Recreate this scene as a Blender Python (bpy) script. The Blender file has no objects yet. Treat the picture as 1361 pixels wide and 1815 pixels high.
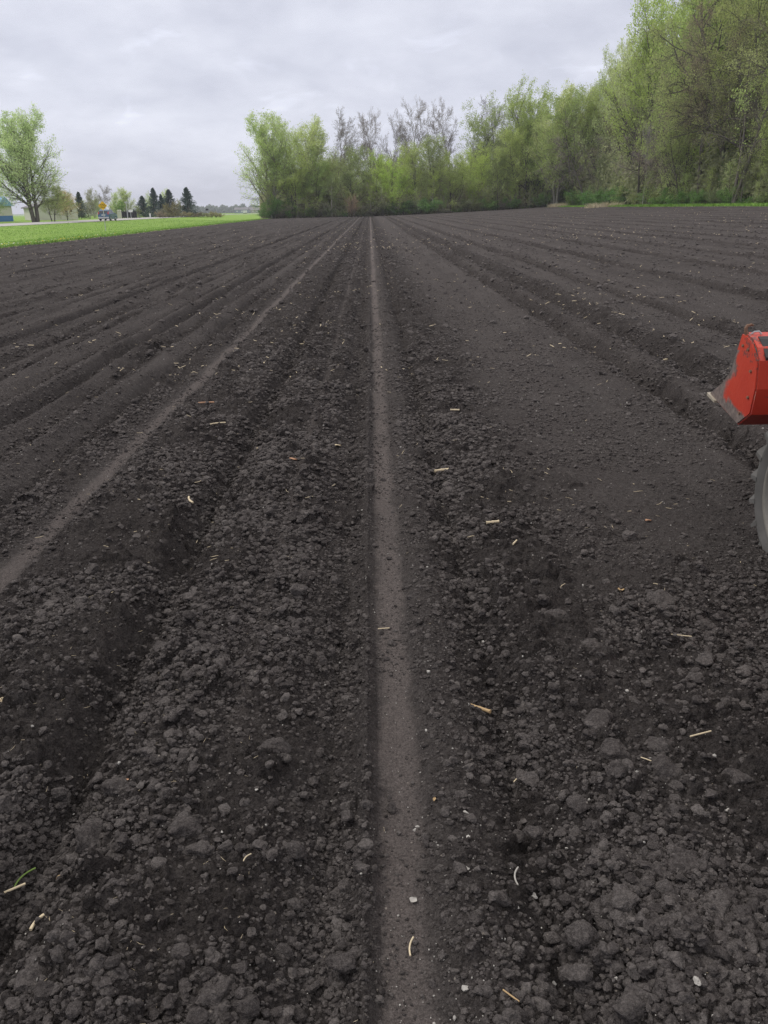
import bpy, math, random
import numpy as np
from math import radians as R

# ------------------------------------------------------------------ camera
sc = bpy.context.scene
FPX, CX, CY = 1450.0, 680.5, 907.5          # focal length and centre in photograph pixels (1361 x 1815)
CAMH = 1.55
def nrm(v):
    v = np.asarray(v, float); return v / np.linalg.norm(v)
_row = nrm((655 - CX, CY - 368.0, -FPX))    # direction of the planted rows (+Y) seen by the camera
_hd = np.array((math.cos(R(.7)), math.sin(R(.7)), 0))
_up = nrm(np.cross(_hd, _row)); _rt = np.cross(_row, _up)
RM = np.array([_rt, _row, _up])             # camera axes -> world
cam = bpy.data.cameras.new('camera'); co = bpy.data.objects.new('camera', cam); sc.collection.objects.link(co)
cam.sensor_fit = 'VERTICAL'; cam.sensor_height = 24.0; cam.lens = 24.0 * FPX / 1815
cam.clip_start = .05; cam.clip_end = 6000
from mathutils import Matrix, Vector
co.matrix_world = Matrix.Translation((0, 0, CAMH)) @ Matrix(RM.tolist()).to_4x4()
sc.camera = co

# ------------------------------------------------------------------ world, sun, exposure
SUN_EL, SUN_AZ = R(44), R(-62)              # azimuth from +Y, negative to the left
w = bpy.data.worlds.new("World"); sc.world = w; w.use_nodes = True
nt = w.node_tree; nt.nodes.clear()
def N(t, kind, **kw):
    n = t.nodes.new(kind)
    for k, v in kw.items():
        if k.startswith('i_'): n.inputs[k[2:].replace('_', ' ')].default_value = v
        else: setattr(n, k, v)
    return n
def L(t, a, b): t.links.new(a, b)
out = N(nt, 'ShaderNodeOutputWorld'); bg = N(nt, 'ShaderNodeBackground'); bg.inputs[1].default_value = 1.0
sky = N(nt, 'ShaderNodeTexSky', sky_type='NISHITA', sun_disc=False, sun_elevation=SUN_EL, sun_rotation=SUN_AZ)
skd = N(nt, 'ShaderNodeVectorMath', operation='SCALE'); skd.inputs['Scale'].default_value = .10
tc = N(nt, 'ShaderNodeTexCoord')
sep = N(nt, 'ShaderNodeSeparateXYZ'); L(nt, tc.outputs['Generated'], sep.inputs[0])
def M(t, op, a, b=None, c=None, clamp=False):
    n = t.nodes.new('ShaderNodeMath'); n.operation = op; n.use_clamp = clamp
    for i, x in enumerate((a, b, c)):
        if x is None: continue
        if isinstance(x, (int, float)): n.inputs[i].default_value = x
        else: t.links.new(x, n.inputs[i])
    return n.outputs[0]
zz = M(nt, 'ADD', M(nt, 'MAXIMUM', sep.outputs[2], 0.0), .30)
cmb = N(nt, 'ShaderNodeCombineXYZ'); L(nt, M(nt, 'DIVIDE', sep.outputs[0], zz), cmb.inputs[0]); L(nt, M(nt, 'DIVIDE', sep.outputs[1], zz), cmb.inputs[1])
n1 = N(nt, 'ShaderNodeTexNoise', i_Scale=1.5, i_Detail=5.0, i_Roughness=.5, i_Distortion=.3); L(nt, cmb.outputs[0], n1.inputs['Vector'])
n2 = N(nt, 'ShaderNodeTexNoise', i_Scale=4.6, i_Detail=6.0, i_Roughness=.55); L(nt, cmb.outputs[0], n2.inputs['Vector'])
mix = M(nt, 'ADD', M(nt, 'MULTIPLY', n1.outputs[0], .6), M(nt, 'MULTIPLY', n2.outputs[0], .4))
cr = N(nt, 'ShaderNodeValToRGB'); L(nt, mix, cr.inputs[0])
cr.color_ramp.elements[0].position = .40; cr.color_ramp.elements[0].color = (.655, .675, .79, 1)
cr.color_ramp.elements[1].position = .63; cr.color_ramp.elements[1].color = (.88, .90, 1.01, 1)
# overcast light: the cloud layer gets brighter towards the zenith
zen = M(nt, 'ADD', .95, M(nt, 'MULTIPLY', M(nt, 'SUBTRACT', M(nt, 'MAXIMUM', sep.outputs[2], .42), .42), 1.9))
n3 = N(nt, 'ShaderNodeTexNoise', i_Scale=5.5, i_Detail=3.0, i_Roughness=.5, i_Distortion=.6); L(nt, cmb.outputs[0], n3.inputs['Vector'])
puff = M(nt, 'MULTIPLY', M(nt, 'SUBTRACT', n3.outputs[0], .60), 3.0, clamp=True)
zen = M(nt, 'ADD', zen, M(nt, 'MULTIPLY', puff, .35))
zen = M(nt, 'ADD', zen, M(nt, 'MULTIPLY', M(nt, 'SUBTRACT', 1., M(nt, 'MULTIPLY', sep.outputs[2], 4.), clamp=True), .14))
cl = N(nt, 'ShaderNodeVectorMath', operation='SCALE'); 
# straight overhead the cloud is neutral grey-white
nf = M(nt, 'MULTIPLY', M(nt, 'SUBTRACT', sep.outputs[2], .45), 2.2, clamp=True)
nm = N(nt, 'ShaderNodeMix', data_type='RGBA'); L(nt, nf, nm.inputs[0]); L(nt, cr.outputs[0], nm.inputs[6]); nm.inputs[7].default_value = (.80, .775, .75, 1)
L(nt, nm.outputs[2], cl.inputs[0]); L(nt, zen, cl.inputs['Scale'])
L(nt, sky.outputs[0], skd.inputs[0])
mx = N(nt, 'ShaderNodeMix', data_type='RGBA'); mx.inputs[0].default_value = .94
L(nt, skd.outputs[0], mx.inputs[6]); L(nt, cl.outputs[0], mx.inputs[7]); L(nt, mx.outputs[2], bg.inputs[0]); L(nt, bg.outputs[0], out.inputs[0])

sl = bpy.data.lights.new('sun', 'SUN'); sl.energy = 1.5; sl.angle = R(10); sl.color = (1, .96, .9)
so = bpy.data.objects.new('sun', sl); sc.collection.objects.link(so)
sd = Vector((math.sin(SUN_AZ) * math.cos(SUN_EL), math.cos(SUN_AZ) * math.cos(SUN_EL), math.sin(SUN_EL)))
so.rotation_euler = sd.to_track_quat('Z', 'Y').to_euler(); so.location = (0, 0, 60)
vs = sc.view_settings
sc.display_settings.display_device = 'sRGB'; vs.view_transform = 'Standard'; vs.look = 'None'; vs.exposure = 0; vs.gamma = 1
sc.cycles.max_bounces = 6; sc.cycles.diffuse_bounces = 3; sc.cycles.transparent_max_bounces = 4; sc.cycles.volume_bounces = 0
sc.cycles.use_denoising = True; sc.cycles.denoising_prefilter = 'NONE'

# ------------------------------------------------------------------ helpers
COL = sc.collection
def mesh(name, V, F, mats=(), smooth=False, attrs=None, fattrs=None, midx=None):
    """V (n,3); F list of int arrays (m,k)"""
    me = bpy.data.meshes.new(name)
    V = np.ascontiguousarray(V, np.float32)
    if not isinstance(F, (list, tuple)): F = [F]
    F = [np.asarray(f, np.int32) for f in F if len(f)]
    me.vertices.add(len(V)); me.vertices.foreach_set('co', V.ravel())
    nl = sum(f.size for f in F); npoly = sum(len(f) for f in F)
    me.loops.add(nl); me.loops.foreach_set('vertex_index', np.concatenate([f.ravel() for f in F]))
    me.polygons.add(npoly)
    tot = np.concatenate([np.full(len(f), f.shape[1], np.int32) for f in F])
    st = np.concatenate([[0], np.cumsum(tot)[:-1]]).astype(np.int32)
    me.polygons.foreach_set('loop_start', st); me.polygons.foreach_set('loop_total', tot)
    if midx is not None: me.polygons.foreach_set('material_index', np.asarray(midx, np.int32))
    me.polygons.foreach_set('use_smooth', np.full(npoly, smooth, bool))
    for m in mats: me.materials.append(m)
    for k, a in (attrs or {}).items():
        at = me.attributes.new(k, 'FLOAT', 'POINT'); at.data.foreach_set('value', np.ascontiguousarray(a, np.float32))
    for k, a in (fattrs or {}).items():
        at = me.attributes.new(k, 'FLOAT', 'FACE'); at.data.foreach_set('value', np.ascontiguousarray(a, np.float32))
    me.update(calc_edges=True)
    return me
def ob(name, me, parent=None, loc=None, rz=None, scale=None):
    o = bpy.data.objects.new(name, me); COL.objects.link(o)
    if parent is not None: o.parent = parent
    if loc is not None: o.location = loc
    if rz is not None: o.rotation_euler = (0, 0, rz)
    if scale is not None: o.scale = scale if hasattr(scale, '__len__') else (scale,) * 3
    return o
def tag(o, label=None, cat=None, group=None, kind=None):
    if label: o['label'] = label
    if cat: o['category'] = cat
    if group: o['group'] = group
    if kind: o['kind'] = kind
    return o
def empty(name, loc, rz=0):
    o = bpy.data.objects.new(name, None); COL.objects.link(o); o.location = loc; o.rotation_euler = (0, 0, rz); o.empty_display_size = .2
    return o
class MB:
    def __init__(s): s.V = []; s.F = {}; s.n = 0
    def add(s, V, F):
        V = np.asarray(V, float); F = np.asarray(F, int)
        s.V.append(V); s.F.setdefault(F.shape[1], []).append(F + s.n); s.n += len(V); return s
    def box(s, a, b):
        (x0, y0, z0), (x1, y1, z1) = a, b
        V = [(x0,y0,z0),(x1,y0,z0),(x1,y1,z0),(x0,y1,z0),(x0,y0,z1),(x1,y0,z1),(x1,y1,z1),(x0,y1,z1)]
        return s.add(V, [(0,3,2,1),(4,5,6,7),(0,1,5,4),(1,2,6,5),(2,3,7,6),(3,0,4,7)])
    def prism(s, poly, axis, a, b):
        """poly of 2-D points extruded along axis (0 x,1 y,2 z)"""
        n = len(poly); V = []
        for t in (a, b):
            for p in poly:
                q = list(p); q.insert(axis, t); V.append(q)
        s.add(V, [(i, (i+1) % n, n+(i+1) % n, n+i) for i in range(n)])
        s.F.setdefault(n, []).append(np.array([list(range(n))[::-1], [n+i for i in range(n)]]) + s.n - 2*n)
        return s
    def tube(s, P, r, k=8):
        P = np.asarray(P, float); r = np.broadcast_to(r, (len(P),))
        V, F = tubes(P[None], r[None], k); s.add(V, F)
        n = len(P)
        for e in (0, n-1):
            s.F.setdefault(k, []).append(np.array([[s.n - n*k + e*k + j for j in range(k)]]))
        return s
    def lathe(s, prof, k, c, axis=0):
        """prof: (offset along axis, radius)"""
        a = np.arange(k) * 2*np.pi/k; V = []
        for (t, r) in prof:
            q = np.zeros((k, 3)); q[:, axis] = t; q[:, (axis+1) % 3] = r*np.cos(a); q[:, (axis+2) % 3] = r*np.sin(a); V.append(q + c)
        V = np.concatenate(V); F = []
        for i in range(len(prof)-1):
            for j in range(k): F.append((i*k+j, i*k+(j+1) % k, (i+1)*k+(j+1) % k, (i+1)*k+j))
        return s.add(V, F)
    def build(s, name, mat, parent=None, smooth=False, **k):
        me = mesh(name, np.concatenate(s.V), [np.concatenate(f) for f in s.F.values()], [mat], smooth)
        return ob(name, me, parent, **k)
def tubes(P, r, k):
    """P (N,n,3) polylines, r (N,n) radii -> open tubes"""
    N_, n = P.shape[:2]
    T = np.gradient(P, axis=1); T /= np.linalg.norm(T, axis=2, keepdims=True) + 1e-9
    ref = np.where(np.abs(T[:, :1, 2:3]) < .8, np.array([0, 0, 1.]), np.array([1., 0, 0]))
    A = np.cross(T, np.broadcast_to(ref, T.shape)); A /= np.linalg.norm(A, axis=2, keepdims=True) + 1e-9
    B = np.cross(T, A)
    a = np.arange(k) * 2*np.pi/k
    V = P[:, :, None] + r[:, :, None, None] * (A[:, :, None]*np.cos(a)[None, None, :, None] + B[:, :, None]*np.sin(a)[None, None, :, None])
    idx = np.arange(N_*n*k).reshape(N_, n, k); nx = np.roll(idx, -1, 2)
    F = np.stack([idx[:, :-1], nx[:, :-1], nx[:, 1:], idx[:, 1:]], -1).reshape(-1, 4)
    return V.reshape(-1, 3), F
def grid_faces(nr, nc):
    i = np.arange(nr*nc).reshape(nr, nc)
    return np.stack([i[:-1, :-1], i[:-1, 1:], i[1:, 1:], i[1:, :-1]], -1).reshape(-1, 4)

# value / cell noise in numpy
def hsh(ix, iy, seed):
    h = (ix.astype(np.int64)*374761393 + iy.astype(np.int64)*668265263 + seed*974634777) & 0xffffffff
    h = ((h ^ (h >> 13)) * 1274126177) & 0xffffffff
    h = ((h ^ (h >> 16)) * 2246822519) & 0xffffffff
    return ((h ^ (h >> 15)) & 0xffffff).astype(np.float32) / 16777216.
def vn(x, y, s, seed):
    x = x/s; y = y/s; ix = np.floor(x); iy = np.floor(y); fx = x-ix; fy = y-iy; fx = fx*fx*(3-2*fx); fy = fy*fy*(3-2*fy)
    ix = ix.astype(np.int64); iy = iy.astype(np.int64)
    a = hsh(ix, iy, seed); b = hsh(ix+1, iy, seed); c = hsh(ix, iy+1, seed); d = hsh(ix+1, iy+1, seed)
    return ((a*(1-fx)+b*fx)*(1-fy) + (c*(1-fx)+d*fx)*fy).astype(np.float32)*2-1
def vn3(p, s, seed):
    q = p/s; i = np.floor(q); f = q-i; f = f*f*(3-2*f); i = i.astype(np.int64); o = 0
    for dz in (0, 1):
        a = [hsh(i[..., 0]+dx, i[..., 1]+dy+(i[..., 2]+dz)*7919, seed) for dx in (0, 1) for dy in (0, 1)]
        v = (a[0]*(1-f[..., 1])+a[1]*f[..., 1])*(1-f[..., 0]) + (a[2]*(1-f[..., 1])+a[3]*f[..., 1])*f[..., 0]
        o = o + v*(f[..., 2] if dz else 1-f[..., 2])
    return o*2-1
def cell(x, y, s, seed, keep, flat=.75):
    """irregular lumps: height (in units of s) and an id; keep 0..1 array"""
    wx = vn(x, y, s*.55, seed+5)*s*.16; wy = vn(x, y, s*.55, seed+6)*s*.16
    ed = vn(x, y, s*.22, seed+12)
    x = (x+wx)/s; y = (y+wy)/s
    ix = np.floor(x).astype(np.int64); iy = np.floor(y).astype(np.int64)
    H = np.zeros(x.shape, np.float32); I = np.zeros(x.shape, np.float32)
    for dx in (-1, 0, 1):
        for dy in (-1, 0, 1):
            cx = ix+dx; cy = iy+dy
            k = hsh(cx, cy, seed+1)
            px = cx + .5 + (hsh(cx, cy, seed+2)-.5)*.9; py = cy + .5 + (hsh(cx, cy, seed+3)-.5)*.9
            u = hsh(cx, cy, seed+4)
            r = .26 + .42*u*u + .05*k
            an = 1 + .5*(hsh(cx, cy, seed+7)-.5); ca = hsh(cx, cy, seed+8)*3.14
            qx = x-px; qy = y-py; c_, s_ = np.cos(ca), np.sin(ca)
            ax = (qx*c_+qy*s_)*an; ay = (-qx*s_+qy*c_)/an
            d = np.maximum(np.abs(ax)*.55+np.abs(ay)*.45, np.sqrt(ax*ax+ay*ay))
            d = d*(1+.30*ed)
            h = np.sqrt(np.clip(1-(d/r)**2, 0, 1))*r*(flat+.4*(u-.5)) * (k < keep)
            t = (qx*(hsh(cx, cy, seed+9)-.5)+qy*(hsh(cx, cy, seed+10)-.5))*.7
            h = np.where(h > 0, np.maximum(h + t*np.minimum(1, h/r*2), 0), 0)
            m = h > H; H = np.where(m, h, H); I = np.where(m, hsh(cx, cy, seed+11), I)
    return H*s, I

# ------------------------------------------------------------------ ground shape
FX0, FX1, FY1 = -18.5, 32.0, 160.0
def macro(X):
    return np.where(X > 0, .022*X + .0005*X*X, .010*X)
def sstep(a, b, x):
    t = np.clip((x-a)/(b-a), 0, 1); return t*t*(3-2*t)
BED = 1.76
# cross profile of the soil: s in metres from the centre of the press-wheel track
_px = np.array([-1.76,-1.69,-1.66,-1.45,-1.2,-1.05,-.98,-.93,-.88,-.75,-.6,-.53,-.48,-.36,-.28,-.2,-.13,-.095,-.058,0,.058,.085,.14,.2,.27,.33,.38,.5,.7,.95,1.2,1.5,1.69,1.76])
_pz = np.array([ 0  , 0   , .022,.035 ,.05 ,.045  ,-.012,-.045,-.01,.04,.045,.03 ,.032,.03,.0  ,-.028,.0,.034,.004,0,.003,.02,.034,.03,-.005,-.04,-.012,.025,.03,.028,.026,.024,.02,0])
_pr = np.array([ .05, .06 ,.75 ,.85  ,.95 ,.95,.95,.95,.95,1.0,1.0,.75,.9 ,1.0,.7,.7,.7,.45,.05,.0,.05,.42,.55,.6,.85,.95,1.0,1.0,.85,.5,.3,.28,.3,.05])
# generic bed further out: smooth band, then a rough dark groove
_gx = np.array([-.88,-.8,-.56,-.48,-.42,-.36,-.30,-.22,0,.3,.6,.88])
_gz = np.array([.03,.03,.03,.035,.01,-.04,-.02,.045,.035,.03,.028,.03])
_gr = np.array([.2,.2,.25,.8,1,1,1,.75,.25,.2,.2,.2])
def dryc(s): return np.exp(-(s/.075)**6) + np.exp(-((s+1.75)/.085)**6)
def profile(X, Y):
    """-> z, roughness, dryness (pale compacted soil)"""
    wob = .018*vn(X*0, Y, 5., 71) + .012*vn(X*0, Y, 1.3, 72)
    s = X - .06 - wob*np.minimum(1, .3+np.abs(X))
    z = np.interp(s, _px, _pz); r = np.interp(s, _px, _pr)
    # right of the near bed, left of the second track: repeated beds
    bi = np.round((s-.9)/BED); q = (s-.9) - bi*BED
    q = q + .03*vn(bi, Y, 9., 73)
    amp = .75 + .5*hsh(bi.astype(np.int64), bi.astype(np.int64), 9)
    gz = np.interp(q, _gx, _gz)*amp*1.5; gr = np.interp(q, _gx, _gr)
    wr = sstep(1.6, 1.95, s); wl = sstep(-1.9, -2.3, s)
    wg = np.maximum(wr, wl)
    z = z*(1-wg) + gz*wg; r = r*(1-wg) + gr*wg
    # left beds: rougher, lower contrast, with several faint wheel lines
    r = np.where(s < -1.9, np.clip(r*.3+.18, 0, 1), r); troughs = 0
    for c, wd, dp in ((-2.15,.06,.03),(-2.85,.06,.03),(-3.75,.07,.035),(-4.55,.06,.03),(-5.5,.07,.035),(-6.5,.09,.03),(-7.7,.08,.035),(-9.1,.1,.035),(-10.7,.1,.03),(-2.55,.10,.03),(-3.3,.07,.035),(-4.1,.12,.03),(-5.0,.07,.03),(-5.9,.13,.035),(-7.0,.1,.03),(-8.4,.15,.04),(-9.9,.12,.04),(-11.6,.16,.04),(-13.6,.14,.04),(-15.6,.15,.04)):
        z = z - 1.35*dp*np.exp(-((s-c)/wd)**2) + dp*.7*np.exp(-((s-c-2*wd)/wd)**2); troughs = troughs + np.exp(-((s-c)/(wd*1.2))**2)
    r = np.clip(np.maximum(r, .95*troughs), 0, 1)  # troughs count as rough, so their shade is painted into the soil colour
    # long streaks left by the tines
    st = vn(X, Y/14., .23, 81)*.6 + vn(X, Y/9., .11, 82)*.4
    tk = np.clip(1-dryc(s), 0, 1)
    z = z + st*tk*(.012+.018*wl); r = np.clip(r + st*.55*wg, 0, 1)
    # deep open furrow on the right that runs under the bucket
    c = 2.86
    z = z - .085*np.exp(-((s-c)/.13)**2) + .05*np.exp(-((s-c+.3)/.16)**2) + .055*np.exp(-((s-c-.28)/.15)**2)
    r = np.maximum(r, .85*np.exp(-((s-c)/.42)**4)); 
    sj = s + .014*vn(X, Y, .035, 83) + .014*vn(X, Y, .17, 84)
    r = np.maximum(r, .8*np.exp(-((s+2.0)/.17)**4)); r = np.where(np.abs(s+1.75) < .06, .05, r)
    dry = (.95+.25*vn(X, Y, .35, 85))*np.exp(-(sj/.053)**4) + .78*np.exp(-((sj+1.75)/.052)**4) + .10*np.exp(-((sj-.10)/.05)**2)*(.5+.5*vn(X, Y, .3, 86))
    dry = dry + .55*np.exp(-((s+.505)/.022)**2)*(Y > 2.2)*(.6+.4*vn(X, Y, .4, 75)) + .35*np.exp(-((s+5.0)/.05)**2)
    # smooth, drier band of the near right bed and the smooth bands further right
    sm = np.exp(-((s-1.25)/.34)**4)*sstep(3., 5.5, Y) + wr*np.exp(-((q)/.62)**6)*.9 * (np.abs(s-c) > .3)
    dry = dry + .10*np.clip(sm, 0, 1)
    # rough beds end in clods near the camera, finer further off
    r = np.where((s > .8) & (s < 1.75), np.maximum(r, .95*sstep(4.0, 2.7, Y)), r)
    # lug prints of a tyre left of the track
    lug = np.exp(-((s+.2)/.09)**2)*np.clip(np.sin(Y*2*np.pi/.155 + s*9)*1.6, -1, 1)
    z = z + .020*lug*np.clip(.6+.9*vn(X, Y, .5, 91), .1, 1.2)*sstep(2.0, 4.0, Y)
    return z, np.clip(r, 0, 1), np.clip(dry, 0, 1)
def soil(X, Y, fine=True):
    sp = np.where(Y < 15, .0016*np.maximum(Y, 1.2), .0016*15+.004*(Y-15))      # local mesh spacing
    z, r, dry = profile(X, Y)
    z = z*1.3 + .020*r*vn(X, Y, .45, 11) + .013*r*vn(X, Y, .19, 12) + .008*vn(X, Y, 1.7, 13)
    tone = np.zeros(X.shape, np.float32)
    for sz, sd_, kp, am in ((.16,90,.22,.6),(.105,100,.34,.72),(.062,120,.62,.72),(.034,140,.85,.8),(.019,160,.95,.85),(.0105,180,1.0,.9)):
        fade = sstep(.35, .9, sz/sp/3.)
        if fade.max() <= 0: continue
        big = sz > .03
        keep = kp*(np.clip(r*1.35-.35, 0, 1) if big else np.clip(.45+r*.8, 0, 1))*np.clip(.75+.9*vn(X, Y, .3, sd_+50), 0, 1.3)
        a = am*fade*(r if big else .28+.72*r)
        h, i = cell(X, Y, sz, sd_, keep)
        z = z + h*a*(1-.85*np.clip(dryc(X-.06), 0, 1))
        tone = np.where(h > .15*sz, tone*.45 + (i-.5)*.9, tone)
    z = z + .0012*vn(X, Y, .006, 15)*(Y < 6)
    return (z + macro(X)).astype(np.float32), r, dry, tone
def ground(x, y):
    X = np.array([x], float); Y = np.array([y], float)
    return float(soil(X, Y)[0][0])
def ray(px, py):
    return RM @ np.array((px-CX, CY-py, -FPX))
def at(px, py, z=None):
    """point of the field seen at a photograph pixel"""
    d = ray(px, py); zt = .03 if z is None else z
    for _ in range(4):
        t = (zt-CAMH)/d[2]
        if z is None: zt = float(macro(np.array(t*d[0])))+.03
    return t*d[0], t*d[1]
def xat(px, Y):
    """X of a thing at distance Y that shows at pixel column px near the horizon"""
    d = ray(px, 368 + (655-px)*.0122); return d[0]/d[1]*Y
def terr(X, Y):
    z = np.interp(X, [-52,-50.5,-41,-40.4,-36,-27,-20,-18.5], [0,.04,.04,-.02,-.25,-.5,-.24,-.2])
    z = np.where(X > -18.5, macro(np.clip(X, -18.5, 33)), z)
    d = np.hypot(X, Y)
    return z - .0036*np.clip(d-260, 0, 1700)*(X < 10)

# ------------------------------------------------------------------ materials
def mat(name, f, rough=.9, spec=.2, bump=None, metal=0):
    m = bpy.data.materials.new(name); m.use_nodes = True; t = m.node_tree
    b = t.nodes['Principled BSDF']; b.inputs['Roughness'].default_value = rough; b.inputs['Specular IOR Level'].default_value = spec; b.inputs['Metallic'].default_value = metal
    f(t, b)
    return m
def noise(t, scale, detail=4, vec=None, rough=.55):
    n = N(t, 'ShaderNodeTexNoise', i_Scale=scale, i_Detail=float(detail), i_Roughness=rough)
    if vec is not None: L(t, vec, n.inputs['Vector'])
    return n.outputs[0]
def mixc(t, f, a, b, blend='MIX'):
    n = N(t, 'ShaderNodeMix', data_type='RGBA', blend_type=blend)
    for i, x in ((0, f), (6, a), (7, b)):
        if isinstance(x, (int, float)): n.inputs[i].default_value = x
        elif isinstance(x, tuple): n.inputs[i].default_value = (*x, 1)
        else: L(t, x, n.inputs[i])
    return n.outputs[2]
def ramp(t, x, lo, hi):
    n = N(t, 'ShaderNodeMapRange', i_From_Min=lo, i_From_Max=hi); L(t, x, n.inputs['Value']); return n.outputs[0]
def bumpn(t, b, h, dist, strength=1.):
    n = N(t, 'ShaderNodeBump', i_Distance=dist, i_Strength=strength); L(t, h, n.inputs['Height']); L(t, n.outputs[0], b.inputs['Normal'])
def attr(t, name):
    n = N(t, 'ShaderNodeAttribute', attribute_name=name); return n.outputs['Fac']
def simple(name, col, var=.2, scale=8., rough=.8, spec=.2, metal=0, bump=0.):
    def f(t, b):
        tc = N(t, 'ShaderNodeTexCoord').outputs['Object']
        n = noise(t, scale, 5, tc)
        c = mixc(t, n, tuple(c_*(1-var) for c_ in col), tuple(min(1, c_*(1+var)) for c_ in col)); L(t, c, b.inputs['Base Color'])
        if bump: bumpn(t, b, n, bump)
    return mat(name, f, rough, spec, metal=metal)

def soil_nodes(t, b, k=1.):
    pos = N(t, 'ShaderNodeTexCoord').outputs['Object']
    n1 = noise(t, 1.3, 5, pos); n2 = noise(t, 38., 5, pos, .7); n3 = noise(t, 300., 3, pos, .7)
    dark = mixc(t, ramp(t, n1, .35, .65), (.066, .058, .0555), (.084, .0745, .0705))
    dark = mixc(t, ramp(t, n2, .4, .75), dark, (.125, .111, .104))
    if True:
        tone = attr(t, 'tone'); dry = attr(t, 'dry')
        dark = mixc(t, M(t, 'MULTIPLY', tone, .8, clamp=True), dark, (.165, .148, .138))
        dark = mixc(t, M(t, 'MULTIPLY', tone, -.9, clamp=True), dark, (.028, .0245, .0235))
        dark = mixc(t, M(t, 'MULTIPLY', attr(t, 'rough_shade'), .55, clamp=True), dark, (.033, .0287, .0275))  # rough strips and troughs painted darker, for self-shadow the mesh loses far off
        tr = mixc(t, ramp(t, n3, .3, .7), (.084, .071, .066), (.150, .130, .121))
        dark = mixc(t, dry, dark, tr)
    gr = noise(t, 140., 4, pos, .8)
    sc2 = N(t, 'ShaderNodeVectorMath', operation='SCALE'); L(t, dark, sc2.inputs[0]); L(t, M(t, 'ADD', M(t, 'MULTIPLY', ramp(t, gr, .32, .68), 1.15), .68), sc2.inputs['Scale']); dark = sc2.outputs[0]
    km = N(t, 'ShaderNodeVectorMath', operation='SCALE'); L(t, dark, km.inputs[0]); L(t, M(t, 'ADD', k, M(t, 'MULTIPLY', dry, .93-k)), km.inputs['Scale']); dark = km.outputs[0]
    # pale mineral specks
    v = N(t, 'ShaderNodeTexVoronoi', i_Scale=85.); L(t, pos, v.inputs['Vector'])
    sp = N(t, 'ShaderNodeSeparateColor'); L(t, v.outputs['Color'], sp.inputs[0])
    f = M(t, 'MULTIPLY', M(t, 'GREATER_THAN', sp.outputs[0], .982), M(t, 'LESS_THAN', v.outputs['Distance'], .26))
    dark = mixc(t, M(t, 'MULTIPLY', f, .75), dark, (.33, .29, .25))
    L(t, dark, b.inputs['Base Color'])
    n4 = noise(t, 110., 5, pos, .75)
    hh = M(t, 'ADD', M(t, 'ADD', M(t, 'MULTIPLY', n3, .3), n2), M(t, 'MULTIPLY', n4, .7))
    n5 = noise(t, 11., 4, pos, .7)
    hh = M(t, 'ADD', hh, M(t, 'MULTIPLY', M(t, 'MULTIPLY', n5, attr(t, 'rough_shade')), 3.5))
    bumpn(t, b, hh, .020, 1.)
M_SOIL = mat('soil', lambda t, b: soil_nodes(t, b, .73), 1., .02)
M_CLOD = mat('clod_soil', lambda t, b: soil_nodes(t, b, .98), 1., .03)

def grass_nodes(t, b):
    pos = N(t, 'ShaderNodeTexCoord').outputs['Object']
    n1 = noise(t, .25, 4, pos); n2 = noise(t, 3.5, 5, pos, .7)
    c = mixc(t, ramp(t, n1, .35, .65), (.175, .30, .05), (.225, .35, .065))
    n9 = noise(t, .9, 5, pos, .7)
    c = mixc(t, ramp(t, n9, .50, .72), c, (.27, .33, .12)); c = mixc(t, ramp(t, n2, .35, .75), c, (.24, .37, .07)); L(t, c, b.inputs['Base Color'])
    bumpn(t, b, n2, .15)
M_GRASS = mat('grass', grass_nodes, .9, .1)
M_BLADE = simple('grass_blades', (.20, .345, .065), .22, .8, .8, .15)
M_FIELD = simple('far_field', (.13, .19, .06), .25, .02, .95, .05)
M_LITTER = simple('leaf_litter', (.085, .07, .05), .5, 1.2, .95, .05, bump=.1)
M_ROAD = simple('concrete_road', (.40, .38, .36), .12, .6, .9, .2)
M_STRIPE = simple('road_paint', (.7, .68, .6), .1, 2., .8, .2)

def leafmat(name):
    m = bpy.data.materials.new(name); m.use_nodes = True; t = m.node_tree; t.nodes.clear()
    o = N(t, 'ShaderNodeOutputMaterial'); d = N(t, 'ShaderNodeBsdfDiffuse'); tr = N(t, 'ShaderNodeBsdfTranslucent'); ms = N(t, 'ShaderNodeMixShader'); ms.inputs[0].default_value = .5
    oi = N(t, 'ShaderNodeObjectInfo'); a = attr(t, 'tint')
    f = M(t, 'ADD', M(t, 'MULTIPLY', a, .75), .6)
    c = N(t, 'ShaderNodeVectorMath', operation='SCALE'); L(t, oi.outputs['Color'], c.inputs[0]); L(t, f, c.inputs['Scale'])
    L(t, c.outputs[0], d.inputs[0]); L(t, c.outputs[0], tr.inputs[0]); L(t, d.outputs[0], ms.inputs[1]); L(t, tr.outputs[0], ms.inputs[2]); L(t, ms.outputs[0], o.inputs[0])
    return m
M_LEAF = leafmat('leaves')
def bark_nodes(t, b):
    pos = N(t, 'ShaderNodeTexCoord').outputs['Object']; oi = N(t, 'ShaderNodeObjectInfo')
    n = noise(t, 3., 5, pos, .7)
    c = N(t, 'ShaderNodeVectorMath', operation='SCALE'); L(t, oi.outputs['Color'], c.inputs[0]); L(t, M(t, 'ADD', n, .5), c.inputs['Scale'])
    L(t, c.outputs[0], b.inputs['Base Color']); bumpn(t, b, n, .03)
M_BARK = mat('bark', bark_nodes, .95, .1)
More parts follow.
